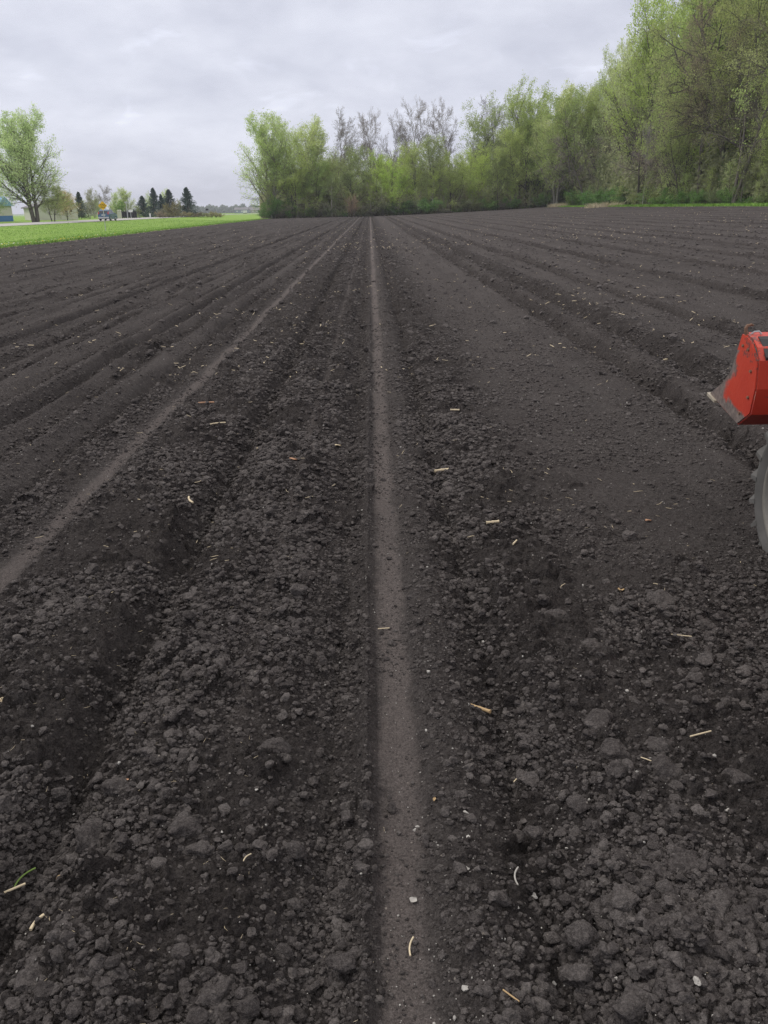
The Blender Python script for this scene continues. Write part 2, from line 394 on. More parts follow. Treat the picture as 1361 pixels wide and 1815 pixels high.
#SECTION_FIELD
# ------------------------------------------------------------------ the field
def field():
    Vs = []; Fs = []; AT = {'dry': [], 'tone': [], 'rough_shade': []}; n0 = 0
    def patch(X, Y, sink=None):
        nonlocal n0
        z, r, dry, tone = soil(X, Y)
        if sink is not None: z = z - sink
        Vs.append(np.stack([X, Y, z], -1).reshape(-1, 3)); Fs.append(grid_faces(*X.shape) + n0); n0 += X.size
        AT['dry'].append(dry.ravel()); AT['tone'].append(tone.ravel()); AT['rough_shade'].append((r*(1-np.clip(dry, 0, 1))).ravel())  # last mask: roughness outside pale soil, drives painted self-shadow and coarse bump
    # near fan, square cells that grow with distance
    def rows(a, b, f):
        y = [a]
        while y[-1] < b: y.append(y[-1] + f(y[-1]))
        y[-1] = b; return np.array(y)
    ys = rows(1.0, 24., lambda y: .0017*max(y, 1.3)*(1 if y < 6 else 1.35 if y < 12 else 1.8))
    for a, b, nc in ((1.0, 8., 980), (8., 24., 760)):
        yy = ys[(ys >= a-1e-6) & (ys <= b+1e-6)]
        if yy[-1] < b-1e-6: yy = np.append(yy, b)
        if yy[0] > a+1e-6: yy = np.insert(yy, 0, a)
        rr = np.linspace(-.60, .60, nc)
        Y = np.repeat(yy[:, None], nc, 1); X = (Y+.95)*rr[None]
        patch(X, Y)
    ys = rows(24., FY1, lambda y: .0030*y)
    xs = np.arange(FX0, FX1+.01, .045)
    patch(*np.meshgrid(xs, ys))
    # the field beside and behind the photographer, coarser (outside the picture)
    for sgn in (-1, 1):
        yy = np.concatenate([np.linspace(1.0, 24., 160)]); t = np.linspace(0, 1, 90)**1.6
        Y = np.repeat(yy[:, None], 90, 1); e = (FX0 if sgn < 0 else FX1); st = (Y+.95)*.60*sgn
        X = st + (e-st)*t[None]
        if sgn > 0: X = X; 
        else: X = X[:, ::-1]; 
        patch(X, Y)
    X, Y = np.meshgrid(np.linspace(FX0, FX1, 400), np.linspace(-25, 1.0, 160)); patch(X, Y)
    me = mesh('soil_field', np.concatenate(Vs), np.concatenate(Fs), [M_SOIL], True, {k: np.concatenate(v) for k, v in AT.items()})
    return tag(ob('soil_field', me), kind='structure')
FIELD = field()

# unit clods: displaced icospheres, angular
def ico(sub):
    import bmesh
    bm = bmesh.new(); bmesh.ops.create_icosphere(bm, subdivisions=sub, radius=1)
    V = np.array([v.co[:] for v in bm.verts]); F = np.array([[v.index for v in f.verts] for f in bm.faces]); bm.free(); return V, F
I1, I2, I4 = ico(1), ico(2), ico(4)
def rot_mats(rng, n):
    q = rng.normal(size=(n, 4)); q /= np.linalg.norm(q, axis=1, keepdims=True); a, b, c, d = q.T
    return np.stack([np.stack([1-2*(c*c+d*d), 2*(b*c-a*d), 2*(b*d+a*c)], -1), np.stack([2*(b*c+a*d), 1-2*(b*b+d*d), 2*(c*d-a*b)], -1), np.stack([2*(b*d-a*c), 2*(c*d+a*b), 1-2*(b*b+c*c)], -1)], 1)
I3 = ico(3)
def lump(rng, V, chips=6, rough=.22):
    V = V.copy()
    for _ in range(chips):
        d = nrm(rng.normal(size=3)); h = rng.uniform(.45, .85); V -= np.outer(np.clip(V@d-h, 0, None), d)*.95
    ph = rng.uniform(0, 90, 3); k = int(rng.integers(1, 9999))
    f = 1+rough*vn3(V+ph, .9, k)+rough*.7*vn3(V+ph, .42, k+1)+rough*.5*vn3(V+ph, .2, k+2)
    return V*f[:, None]
def crumb_mesh(name, base, n, y0, y1, size, seed, protos, label, even=False):
    rng = np.random.default_rng(seed)
    V0, F0 = base; PR = np.stack([lump(rng, V0) for _ in range(protos)])
    Y = y0*np.exp(rng.random(n)*math.log(y1/y0)); X = (Y+.95)*rng.uniform(-.58, .58, n)
    k0 = (X > FX0+.3) & (X < FX1-.3); X, Y = X[k0], Y[k0]
    r = profile(X, Y)[1]
    k = rng.random(len(X)) < (.55 if even else r**1.5*.85+.13)*np.clip((y1-Y)/(.45*(y1-y0)), 0, 1)*np.clip(.62+.9*vn(X, Y, .35, 77), .05, 1); X = X[k]; Y = Y[k]; r = r[k]; n = len(X)
    z = soil(X, Y)[0]; S = size(rng, r, Y, n); nv = len(V0)
    V = PR[rng.integers(0, protos, n)]*rng.uniform(.7, 1.2, (n, 1, 3))
    V = np.einsum('nij,nvj->nvi', rot_mats(rng, n), V)*S[:, None, None]
    V[..., 2] *= .75
    V += np.stack([X, Y, z+S*rng.uniform(-.05, .4, n)], -1)[:, None]
    F = (F0[None] + (np.arange(n)*nv)[:, None, None]).reshape(-1, 3)
    tone = np.repeat(rng.normal(.08, .30, n), nv)
    me = mesh(name, V.reshape(-1, 3), F, [M_CLOD], False, {'tone': tone, 'dry': tone*0})
    tag(ob(name, me), label, 'soil crumbs', kind='stuff')
crumb_mesh('soil_crumbs', I2, 230000, 1.0, 12., lambda g, r, Y, n: np.minimum(.0030*(1+1.0*r)*np.exp(g.exponential(.36, n))*np.clip(Y/3., .85, 2.), .02), 5, 60, 'small crumbs of dark soil lying all over the tilled beds')
crumb_mesh('soil_lumps', I3, 11000, 1.0, 14., lambda g, r, Y, n: np.minimum(.0092*np.exp(g.exponential(.36, n))*(.35+.65*r)*np.clip(Y/3., .8, 1.5), .038), 6, 60, 'middling lumps of dark soil strewn over the rough strips of the beds')
crumb_mesh('soil_crumbs', I1, 170000, 2.5, 18., lambda g, r, Y, n: np.minimum(.0032*np.exp(g.exponential(.35, n))*np.clip(Y/4., .8, 2.5), .016), 17, 40, 'fine grains of soil on the smoother bands of the beds', True)
crumb_mesh('soil_lumps', I1, 110000, 8.0, 75., lambda g, r, Y, n: np.minimum(.009*np.exp(g.exponential(.33, n))*np.clip(Y/10., .9, 3.2), .06), 7, 40, 'lumps of dark soil strewn along the rough strips further up the field')
def clod(seed, px, py, w, label, fl=.7, ang=.5):
    """one big lump of earth; w = its width in photograph pixels"""
    x, y = at(px, py+ w*.15); dist = math.sqrt(x*x+y*y+CAMH**2); s = w/2/FPX*dist*1.02
    rng = np.random.default_rng(seed)
    V, F = I4; V = V.copy()
    for _ in range(9):                                    # chipped faces
        d = nrm(rng.normal(size=3)); h = rng.uniform(.55, .85); p = V@d; V -= np.outer(np.clip(p-h, 0, None), d)*.92
    ph = rng.uniform(0, 50, 3); f = 1.
    for sc_, am in ((.95, .20), (.45, .15), (.22, .09), (.11, .06), (.055, .035)): f = f + am*vn3(V+ph, sc_, seed)
    V *= f[:, None]
    V *= np.array([1, rng.uniform(.75, 1.05), fl])*s/1.0
    a = rng.uniform(0, 6.3); c, s_ = math.cos(a)*.999, math.sin(a); 
    tl = rng.uniform(-ang, ang)*.5; V = V @ np.array([[1,0,0],[0,math.cos(tl),-math.sin(tl)],[0,math.sin(tl),math.cos(tl)]])
    tone = np.full(len(V), rng.uniform(-.1, .35)); 
    me = mesh('soil_clod', V, F, [M_CLOD], True, {'tone': tone, 'dry': tone*0})
    o = ob('soil_clod', me, loc=(x, y, ground(x, y)*.4 + float(macro(np.array(x)))*.6 + .02*.6 + s*fl*.45))
    tag(o, label, 'clod', 'big lumps of earth in the near rows')
    return o
CL = [
 (330,1468,66,'rounded brown lump of earth low on the left, with a broken lump beside it'),
 (155,1478,60,'low dark broken lump near the left edge, beside the rounded brown lump'),
 (352,1503,46,'dark lump tucked against the lower right of the rounded brown lump'),
 (383,1766,66,'wide flat-topped lump of earth at the bottom edge left of the track'),
 (437,1785,54,'smooth lump just right of the wide flat-topped lump at the bottom edge'),
 (525,1500,48,'pair-like knobbly grey lump in the open soil left of the track'),
 (487,1325,58,'broad crumbly lump of earth left of the track, at its upper edge a square one'),
 (503,1342,28,'small square-cornered lump on the lower right side of the broad crumbly lump'),
 (200,1390,40,'round lump with a small orange chip on it on the left mound'),
 (106,1390,30,'single round lump left of the lump with the orange chip'),
 (140,1620,32,'round crumbly lump low on the left mound'),
 (985,1098,44,'dark upturned slab of earth with a ragged split side, right of the track'),
 (1050,1147,44,'hollow-faced rounded lump below and right of the split slab'),
 (1168,1060,44,'dark pointed lump standing up among crumbs above the smooth bed'),
 (1250,1108,32,'solitary round lump on the smooth soil below the tractor wheel'),
 (1062,1283,50,'pale-topped crumbly lump in the middle of the right bed'),
 (1090,1330,58,'long lump with a flat face in the right bed'),
 (1167,1318,50,'round lump beside the long flat-faced lump, on its right'),
 (1230,1205,32,'small round lump in the upper right part of the clods'),
 (1113,1776,62,'large angular lump with a pale flat top at the bottom edge'),
 (1178,1750,38,'upright wedge-shaped lump right of the large angular one'),
 (1030,1650,56,'elongated lump with a curved back near the bottom right'),
 (1022,1705,48,'rough dark lump below the elongated curved one'),
 (1215,1530,66,'broad crumbly mound-like lump in the lower right'),
 (1170,1550,40,'upright lump leaning against the broad crumbly lump'),
 (1343,1588,44,'rounded lump at the right edge of the picture'),
 (1316,1640,44,'pale-streaked lump just below the lump at the right edge'),
 (1268,1612,56,'rough lump between the pale-streaked lump and the broad crumbly one'),
 (945,1455,32,'small flat-topped lump on the slope right of the track'),
 (886,1590,38,'lump at the top of the slope with a white stone above it'),
 (1180,1365,60,'big dark lump in the shadowed part right of the middle'),
 (1305,1385,50,'dark ragged lump near the right edge above the stones'),
 (75,1710,44,'crumbly lump near the bottom left corner'),
 (610,1690,46,'crumbly lump close to the left bank of the track at the bottom'),
 (250,1548,34,'dark lump in the hollow of the left mound'),
 (615,1435,26,'thin upright flake of earth near the left bank of the track'),
]
for i, (px, py, wd, lb) in enumerate(CL): clod(300+i, px, py, wd, lb, fl=.62 if wd > 40 else .7)

# ------------------------------------------------------------------ straw, stalks, leaves, stones
M_STRAW = simple('straw', (.60, .50, .34), .35, 30., .8, .2)
M_PALE = simple('pale_stone', (.36, .34, .31), .45, 60., .9, .15, bump=.003)
M_LEAFDRY = simple('dry_leaf', (.46, .27, .17), .25, 30., .8, .2)
M_WOOD = simple('dry_stalk', (.40, .28, .15), .4, 60., .8, .2, bump=.002)
M_GREENB = simple('green_blade', (.16, .24, .06), .3, 30., .8, .2)
def litter():
    rng = np.random.default_rng(8)
    def batch(n, Y0, Y1, l0, l1, wd, thin):
        Y = Y0*np.exp(rng.random(n)*math.log(Y1/Y0)); X = np.clip((Y+.95)*rng.uniform(-.58, .58, n), FX0+.3, FX1-.3)
        z, r, dry, _ = soil(X, Y)
        k = rng.random(n) < (.2+.8*r)*np.clip(.5+1.2*vn(X, Y, .8, 55)+.5*vn(X, Y, 3., 56), 0.12, 1); X, Y, z = X[k], Y[k], z[k]; n = len(X)
        ln = rng.uniform(l0, l1, n)*.5; a = rng.uniform(0, np.pi, n); tl = rng.normal(0, .25, n)
        w_ = wd*rng.uniform(.5, 1.3, n)
        d = np.stack([np.cos(a)*np.cos(tl), np.sin(a)*np.cos(tl), np.sin(tl)], -1); s = np.stack([-np.sin(a), np.cos(a), a*0], -1); u = np.cross(d, s)
        c = np.stack([X, Y, z+w_*.8+np.abs(np.sin(tl))*ln*.6], -1)
        bend = (rng.uniform(-.3, .3, n)*ln)[:, None]*s
        V = []
        for t, bb in ((-1, 0), (0, 1), (1, 0)):
            q = c + d*(t*ln)[:, None] + bend*bb
            for p, h in ((-1, 0), (1, 0), (0, 1)):
                V.append(q + s*(p*w_)[:, None]*(1 if t == 0 else .6) + u*(h*w_*thin)[:, None])
        V = np.stack(V, 1); b = (np.arange(n)*9)[:, None, None]
        F4 = np.array([(0,1,4,3),(1,2,5,4),(2,0,3,5),(3,4,7,6),(4,5,8,7),(5,3,6,8)])[None]+b; F3 = np.array([(2,1,0),(6,7,8)])[None]+b
        return V.reshape(-1, 3), F4.reshape(-1, 4), F3.reshape(-1, 3)
    mb = MB()
    for args in ((1300, 1.1, 6, .006, .024, .0006, 1.), (1100, 3, 14, .015, .05, .0018, .8), (3200, 8, 45, .02, .08, .006, .7), (7500, 32, 130, .035, .10, .014, .6)):
        V, a, b = batch(*args); m = mb.n; mb.add(V, a); mb.F.setdefault(3, []).append(b+m)
    tag(mb.build('straw_litter', M_STRAW), 'short bits of pale straw and stalk strewn over the dark soil', 'straw', kind='stuff')
    n = 6500; Y = 1.1*np.exp(rng.random(n)*math.log(16)); X = (Y+.95)*rng.uniform(-.58, .58, n)
    w_ = np.where((X > .0) & (X < .9) & (Y < 2.6), 1., .35); k = rng.random(n) < w_; X, Y = X[k], Y[k]; n = len(X)
    z = soil(X, Y)[0]; S = np.minimum(.0017*np.exp(rng.exponential(.33, n))*np.clip(Y/3, .8, 2), .006)
    V = I1[0][None]*(1+rng.uniform(-.3, .3, (n, len(I1[0]))))[..., None]*rng.uniform(.6, 1.2, (n, 1, 3))*S[:, None, None] + np.stack([X, Y, z+S*.5], -1)[:, None]
    F = (I1[1][None]+(np.arange(n)*len(I1[0]))[:, None, None]).reshape(-1, 3)
    tag(ob('pebbles', mesh('pebbles', V.reshape(-1, 3), F, [M_PALE])), 'tiny pale stones scattered through the crumbs of soil', 'pebbles', kind='stuff')
litter()
def stone(px, py, w, label, m=None, seed=0, fl=.6):
    x, y = at(px, py); s = w*.40/FPX*math.sqrt(x*x+y*y+CAMH**2); rng = np.random.default_rng(900+seed)
    V, F = I3; V = lump(rng, V, 5, .25)
    for _ in range(7):
        d = nrm(rng.normal(size=3)); h = rng.uniform(.45, .8); V -= np.outer(np.clip(V@d-h, 0, None), d)*.95
    V *= np.array([1.25, .85, fl])*s
    o = ob('stone', mesh('stone', V, F, [m or M_PALE]), loc=(x, y, ground(x, y)+s*fl*.2), rz=rng.uniform(0, 3)); tag(o, label, 'stone', 'pale stones on the near soil'); return o
ST = [(827,1543,15,'white stone on the slope right of the track, the upper of two'),(825,1752,18,'white angular stone at the bottom edge right of the track'),
 (948,1555,17,'white egg-shaped stone in the middle of the lower right clods'),(1107,1523,20,'white oblong stone tilted up right of the egg-shaped one'),
 (1236,1757,22,'long white stone near the bottom right corner'),(1262,1785,14,'small white stone just below the long white one at bottom right'),
 (605,1551,15,'grey white stone left of the track near its bank'),(1094,1783+22,10,'tiny white stone at the bottom edge beside the large angular lump'),
 (1289,1442,15,'pale cube-like stone near the right edge'),(1049,1474,14,'flat white stone on a crumbly patch in the right bed'),
 (826,1438,11,'white chip on the ridge just right of the track'),(740,1447,9,'small white chip lying on the edge of the track'),
 (735,1492-40,9,'tiny pale chip in the track above the grey leaf'),(985,1700,11,'white chip beside a dark lump low on the right'),(1091,1700+32,11,'white bit of shell right of the elongated lump')]
for i, (px, py, wd, lb) in enumerate(ST): stone(px, py, wd, lb, seed=i)
def stalk(px, py, ln, ang, rad, label, name='corn_stalk', m=None, nodes=True, bend=0., cat='stalk', group='stalks and straw pieces on the soil', lift=0.):
    """cylindrical bit of stalk; ln and rad in metres, ang = heading on the ground"""
    x, y = at(px, py); d = np.array([math.cos(ang), math.sin(ang)])
    P = []; rr = []
    for t in np.linspace(-1, 1, 9):
        q = np.array([x, y]) + d*t*ln/2 + np.array([-d[1], d[0]])*bend*ln*(1-t*t)
        P.append((q[0], q[1], 0)); rr.append(rad*(1+(.25 if nodes and abs(abs(t)-1) < .1 else 0)+(.2 if nodes and abs(t) < .1 else 0)))
    P = np.array(P); g = soil(P[:, 0], P[:, 1])[0]; line = np.interp(np.arange(9), (0, 8), (np.percentile(g, 70), np.percentile(g, 80)))
    P[:, 2] = line + rad*.9 + .005 + lift*np.linspace(0, 1, 9)
    o0 = P[4].copy(); mb = MB().tube(P-o0, rr, 8)
    o = mb.build(name, m or M_WOOD, None, False, loc=tuple(o0)); tag(o, label, cat, group); return o
stalk(850,1245,.082,R(-38),.0058,'thick tan corn stalk piece lying on the slope right of the track')
stalk(873,928,.065,R(0),.007,'short pale stalk piece lying crosswise in the rough strip right of the track', m=M_STRAW)
stalk(912,968,.05,R(60),.004,'yellow green stalk bit standing tilted below the short pale one', m=M_STRAW)
stalk(1240,1312,.075,R(18),.0024,'thin tan twig crossing others near the right edge', 'twig', M_STRAW, False)
stalk(1160,1370,.10,R(-55),.0016,'curved thin root fibre in the right bed', 'root_fibre', M_STRAW, False, .12)
stalk(919,1540,.055,R(80),.0022,'white curved root piece standing on the slope right of the track', 'root_fibre', M_PALE, False, .15)
stalk(340,903,.09,R(115),.0055,'pale brown husk strip in the furrow on the left', 'husk_strip', M_STRAW, False, .1)
stalk(388,773,.11,R(20),.0048,'long pale husk strip lying by the left furrow', 'husk_strip', M_STRAW, False, .1)
stalk(366,721,.13,R(5),.006,'reddish stalk lying crosswise on the left bed', m=M_LEAFDRY, nodes=False, bend=.05)
stalk(680,1105,.045,R(5),.0022,'thin straw lying across the track', 'straw_piece', M_STRAW, False)
stalk(440,1538,.028,R(55),.0014,'pale curled straw on the left mound of clods', 'straw_piece', M_STRAW, False, .15)
stalk(37,1521,.07,R(65),.0022,'green curved grass blade at the left edge', 'grass_blade', M_GREENB, False, .15)
stalk(20,1545,.05,R(30),.003,'pale blade base at the left edge below the green blade', 'grass_blade', M_STRAW, False)
stalk(62,1615,.045,R(70),.004,'cream coloured husk strip low on the left', 'husk_strip', M_STRAW, False, .1)
stalk(905,1775,.04,R(-45),.0017,'thin brown twig at the bottom edge right of the track', 'twig', M_WOOD, False)
stalk(920,1345,.05,R(50),.0018,'thin straight straw leaning in the right bed', 'straw_piece', M_STRAW, False)
stalk(1205,1145,.07,R(-20),.0018,'thin straw on the smooth soil below the wheel', 'straw_piece', M_STRAW, False)
stalk(783,826,.09,R(10),.008,'broken yellow stalk bits beside the rough strip', m=M_STRAW, bend=.05)
stalk(806,731,.07,R(-10),.006,'short yellow stalk on the rough strip further up', m=M_STRAW)
stalk(1180,631,.10,R(15),.009,'yellow stalk on the open soil left of the bucket', m=M_STRAW)
stalk(730,1660,.05,R(80),.002,'forked dry straw in the track near the bottom', 'straw_piece', M_STRAW, False, .1)
def leaf(px, py, ln, ang, label, m=M_LEAFDRY, wd=.55):
    x, y = at(px, py); nu, nv = 9, 5; V = []
    for i in range(nu):
        t = i/(nu-1); h = math.sin(math.pi*t**.8)*wd*.5
        for j in range(nv):
            v = (j/(nv-1)-.5)*2; V.append(((t-.5)*ln, v*h*ln, ln*(.10*v*v+.08*math.sin(t*5)+.02*math.sin(v*7+t*9))))
    V = np.array(V); n = len(V); F = grid_faces(nu, nv); V2 = V-np.array([0, 0, ln*.02]); F2 = F[:, ::-1]+n
    o = ob('dry_leaf', mesh('dry_leaf', np.concatenate([V, V2]), [F, F2], [m], True), loc=(x, y, ground(x, y)+.006), rz=ang); tag(o, label, 'leaf', 'dry leaves and husks on the soil'); return o
leaf(518,825,.07,.2,'pinkish tan dry leaf lying flat on the ridge left of the track')
leaf(460,790,.07,-.6,'curled yellow brown husk on the left ridge above the pinkish leaf', M_STRAW)
leaf(598,787,.06,.5,'small pale brown husk left of the track, upper right of the pinkish leaf', M_STRAW)
leaf(820,1006,.045,.1,'crumpled pale husk on the rough strip right of the track', M_PALE)
leaf(1100,1052,.05,1.2,'brown crumpled leaf bit in the middle of the right bed', M_WOOD)
leaf(1148,930,.04,.4,'pinkish chip of leaf on the smooth soil left of the wheel')
leaf(733,1578,.022,.9,'grey triangular leaf lying in the track', M_PALE, .9)
leaf(104,1530,.028,.9,'brown bark flake on the left mound', M_WOOD, .6)
leaf(226,1383,.010,.9,'tiny orange chip on top of the round lump at left', M_LEAFDRY, .9)
leaf(770,1415,.022,1.3,'narrow brown leaf on the right bank of the track', M_WOOD, .4)
def tuft():
    x, y = at(2, 1262); rng = np.random.default_rng(3); mb = MB()
    g = ground(x, y)
    for i in range(26):
        a = rng.uniform(-.9, 1.3); l = rng.uniform(.025, .06); el = rng.uniform(.1, .75); t = np.linspace(0, 1, 4)
        P = np.stack([np.cos(a)*l*t+rng.uniform(-.012, .012), np.sin(a)*l*t+rng.uniform(-.015, .015), np.sin(el)*l*t-.25*l*t*t], -1)
        mb.tube(P, np.array([1, .9, .7, .3])*.0016, 4)
    o = mb.build('straw_tuft', M_STRAW, loc=(x, y, g+.004)); tag(o, 'dry yellow tuft of stubble at the left edge of the picture', 'straw tuft')
tuft()
#SECTION_FAR
# ------------------------------------------------------------------ ground beyond the field
def sheet(name, xs, ys, m, dz=0., kind='structure', rough=0., seed=1, drop=None):
    X, Y = np.meshgrid(np.asarray(xs, float), np.asarray(ys, float)); z = terr(X, Y)+dz
    if rough: z = z + rough*vn(X, Y, 1.5, seed) + rough*.5*vn(X, Y, .4, seed+1)
    if drop is not None: z = z - drop(X, Y)
    return tag(ob(name, mesh(name, np.stack([X, Y, z], -1).reshape(-1, 3), grid_faces(*X.shape), [m], True)), kind=kind)
ylong = np.concatenate([np.arange(-40, 200, 4.), np.geomspace(200, 2600, 40)])
sheet('grass_verge', np.concatenate([np.linspace(-41.2, -18.6, 46), [-18.45]]), ylong, M_GRASS, rough=.03)
sheet('road', [-50.5, -45.75, -41.0], ylong, M_ROAD, .03)
sheet('road_edge_line', [-41.45, -41.30], ylong, M_STRIPE, .036)
sheet('yard_grass', np.concatenate([np.linspace(-50.3, -70, 8), np.geomspace(-71, -1800, 24)])[::-1], ylong, M_GRASS, -.02)
# one sheet to the horizon under everything
g = np.concatenate([-np.geomspace(3500, 60, 26), np.linspace(-52, 40, 24), np.geomspace(60, 3500, 26)])
gy = np.concatenate([-np.geomspace(3500, 45, 16), np.linspace(-30, 180, 22), np.geomspace(200, 3500, 30)])
sheet('ground', g, gy, M_FIELD, -.45)
sheet('woodland_floor', np.concatenate([np.linspace(-19, 34, 40), np.linspace(36, 150, 20)]), np.concatenate([np.linspace(159.5, 230, 20), [400]]), M_LITTER, .02, rough=.06)
sheet('woodland_edge_floor', np.concatenate([np.linspace(33.2, 40, 8), np.linspace(42, 150, 20)]), np.linspace(-40, 159.6, 60), M_LITTER, .02, rough=.06)
sheet('grass_margin', np.linspace(31.9, 35.2, 8), np.linspace(-30, 158, 120), M_GRASS, .03, rough=.04)

def blades(name, pts, hs, wd, m, label, cat, flop=.5, seed=2):
    rng = np.random.default_rng(seed); n = len(pts); a = rng.uniform(0, 2*np.pi, n); s = np.stack([np.cos(a), np.sin(a), a*0], -1)*wd[:, None]
    lean = np.stack([rng.normal(0, flop, n), rng.normal(0, flop, n), np.ones(n)], -1)*hs[:, None]
    V = np.stack([pts-s, pts+s, pts+lean*.6+s*.6, pts+lean*.6-s*.6, pts+lean], 1); b = (np.arange(n)*5)[:, None, None]
    F4 = (np.array([[0, 1, 2, 3]])[None]+b).reshape(-1, 4); F3 = (np.array([[3, 2, 4]])[None]+b).reshape(-1, 3)
    return tag(ob(name, mesh(name, V.reshape(-1, 3), [F4, F3], [m])), label, cat, kind='stuff')
rng = np.random.default_rng(21)
def scatter(n, x0, x1, y0, y1, lo=True):
    Y = y0*np.exp(rng.random(n)*math.log(y1/y0)); X = rng.uniform(x0, x1, n); return X, Y
X, Y = scatter(34000, -41, -18.5, 38, 170); P = np.stack([X, Y, terr(X, Y)-.02], -1)
blades('short_grass', P, rng.uniform(.05, .14, len(X)), np.full(len(X), .02), M_BLADE, 'short bright green grass of the road verge', 'grass')
X, Y = scatter(9000, -19.0, -18.2, 38, 170); P = np.stack([X, Y, terr(X, Y)-.02], -1)
blades('edge_grass', P, rng.uniform(.08, .28, len(X)), np.full(len(X), .02), M_BLADE, 'taller ragged grass along the edge of the tilled soil', 'grass', seed=5)
X, Y = scatter(16000, 31.9, 35, 55, 158); P = np.stack([X, Y, terr(X, Y)-.0], -1)
blades('margin_grass', P, rng.uniform(.1, .35, len(X)), np.full(len(X), .03), M_BLADE, 'green grass strip between the soil and the woods', 'grass', seed=6)
M_TAWNY = simple('tawny_grass', (.55, .48, .33), .2, 2., .9, .1)
for nm, c0, c1, Yc, lb in (('dry_grass', 975, 1002, 150., 'pale dry grass clump between the two rounded bushes at the woods corner'), ('dry_grass', 1040, 1100, 118., 'thin dry grass along the bend of the woods')):
    n_ = 900; Y = Yc+rng.normal(0, 1.0, n_); X = np.array([xat(c, Yc) for c in rng.uniform(c0, c1, n_)]); P = np.stack([X, Y, terr(X, Y)], -1)
    blades(nm, P, rng.uniform(.2, .8, n_), np.full(n_, .03), M_TAWNY, lb, 'dry grass', seed=9)
M_DAND = simple('dandelion', (.75, .60, .08), .15, 5., .8, .1); M_SEED = simple('seed_head', (.75, .74, .66), .1, 5., .8, .1)
def flowers(name, m, n, label, ys, seed):
    r = np.random.default_rng(seed); Y = r.normal(ys[0], ys[1], n); X = -18.7 - np.abs(r.normal(0, .7, n)); z = terr(X, Y)+r.uniform(.06, .2, n)
    V0, F0 = I1; V = V0[None]*r.uniform(.02, .04, (n, 1, 1))*np.array([1, 1, .6]) + np.stack([X, Y, z], -1)[:, None]
    tag(ob(name, mesh(name, V.reshape(-1, 3), (F0[None]+(np.arange(n)*len(V0))[:, None, None]).reshape(-1, 3), [m])), label, 'flowers', kind='stuff')
flowers('dandelions', M_DAND, 170, 'yellow dandelions along the edge of the grass verge', (54, 8), 1)
flowers('dandelion_clocks', M_SEED, 130, 'white dandelion seed heads along the edge of the grass verge', (52, 9), 2)

# ------------------------------------------------------------------ trees
def grow(rng, S, D, Ln, r0, r1, P, wig, trop):
    n = len(S); pts = np.empty((n, P, 3)); pts[:, 0] = S; d = D.copy(); drift = rng.normal(size=(n, 3))*wig*.6
    for k in range(1, P):
        d = d + rng.normal(size=(n, 3))*wig + drift*.5 + np.array([0, 0, trop]); d /= np.linalg.norm(d, axis=1, keepdims=True)
        pts[:, k] = pts[:, k-1] + d*(Ln/(P-1))[:, None]
    t = np.linspace(0, 1, P)[None]
    return pts, r0[:, None]*(1-t) + r1[:, None]*t
def kids(rng, pts, rad, Ln, n, t0, t1, ang, angv, ratio, tap, rr, rmin, tshape=1.):
    Np, P = pts.shape[:2]; pi = np.repeat(np.arange(Np), n)
    t = t0+(t1-t0)*((np.tile(np.arange(n), Np)+rng.random(Np*n))/n)**tshape
    f = t*(P-1); i = np.minimum(f.astype(int), P-2); u = (f-i)[:, None]
    S = pts[pi, i]*(1-u)+pts[pi, i+1]*u; T = pts[pi, i+1]-pts[pi, i]; T /= np.linalg.norm(T, axis=1, keepdims=True)+1e-9
    rl = rad[pi, i]*(1-u[:, 0])+rad[pi, i+1]*u[:, 0]
    q = np.cross(T, rng.normal(size=T.shape)); q /= np.linalg.norm(q, axis=1, keepdims=True)+1e-9
    a = ang+rng.normal(size=len(t))*angv
    D = T*np.cos(a)[:, None]+q*np.sin(a)[:, None]
    l = Ln[pi]*ratio*(1-tap*t)*rng.uniform(.7, 1.2, len(t))
    return S, D, l, np.maximum(rl*rr, rmin)
def leaves(rng, pts, per, size, spread, flat=.65):
    n, P = pts.shape[:2]; k = n*per; pi = np.repeat(np.arange(n), per); f = rng.uniform(.15, 1, k)*(P-1); i = np.minimum(f.astype(int), P-2); u = (f-i)[:, None]
    c = pts[pi, i]*(1-u)+pts[pi, i+1]*u + rng.normal(size=(k, 3))*spread
    a = rng.normal(size=(k, 3)); a /= np.linalg.norm(a, axis=1, keepdims=True); b = np.cross(a, rng.normal(size=(k, 3))); b /= np.linalg.norm(b, axis=1, keepdims=True)+1e-9
    s = size*rng.uniform(.55, 1.3, k)[:, None]
    V = np.stack([c-a*s, c+b*s*flat, c+a*s, c-b*s*flat], 1)
    br = rng.random(n)[pi]*.5 + rng.random(k)*.5
    return V.reshape(-1, 3), np.arange(k*4).reshape(-1, 4), br
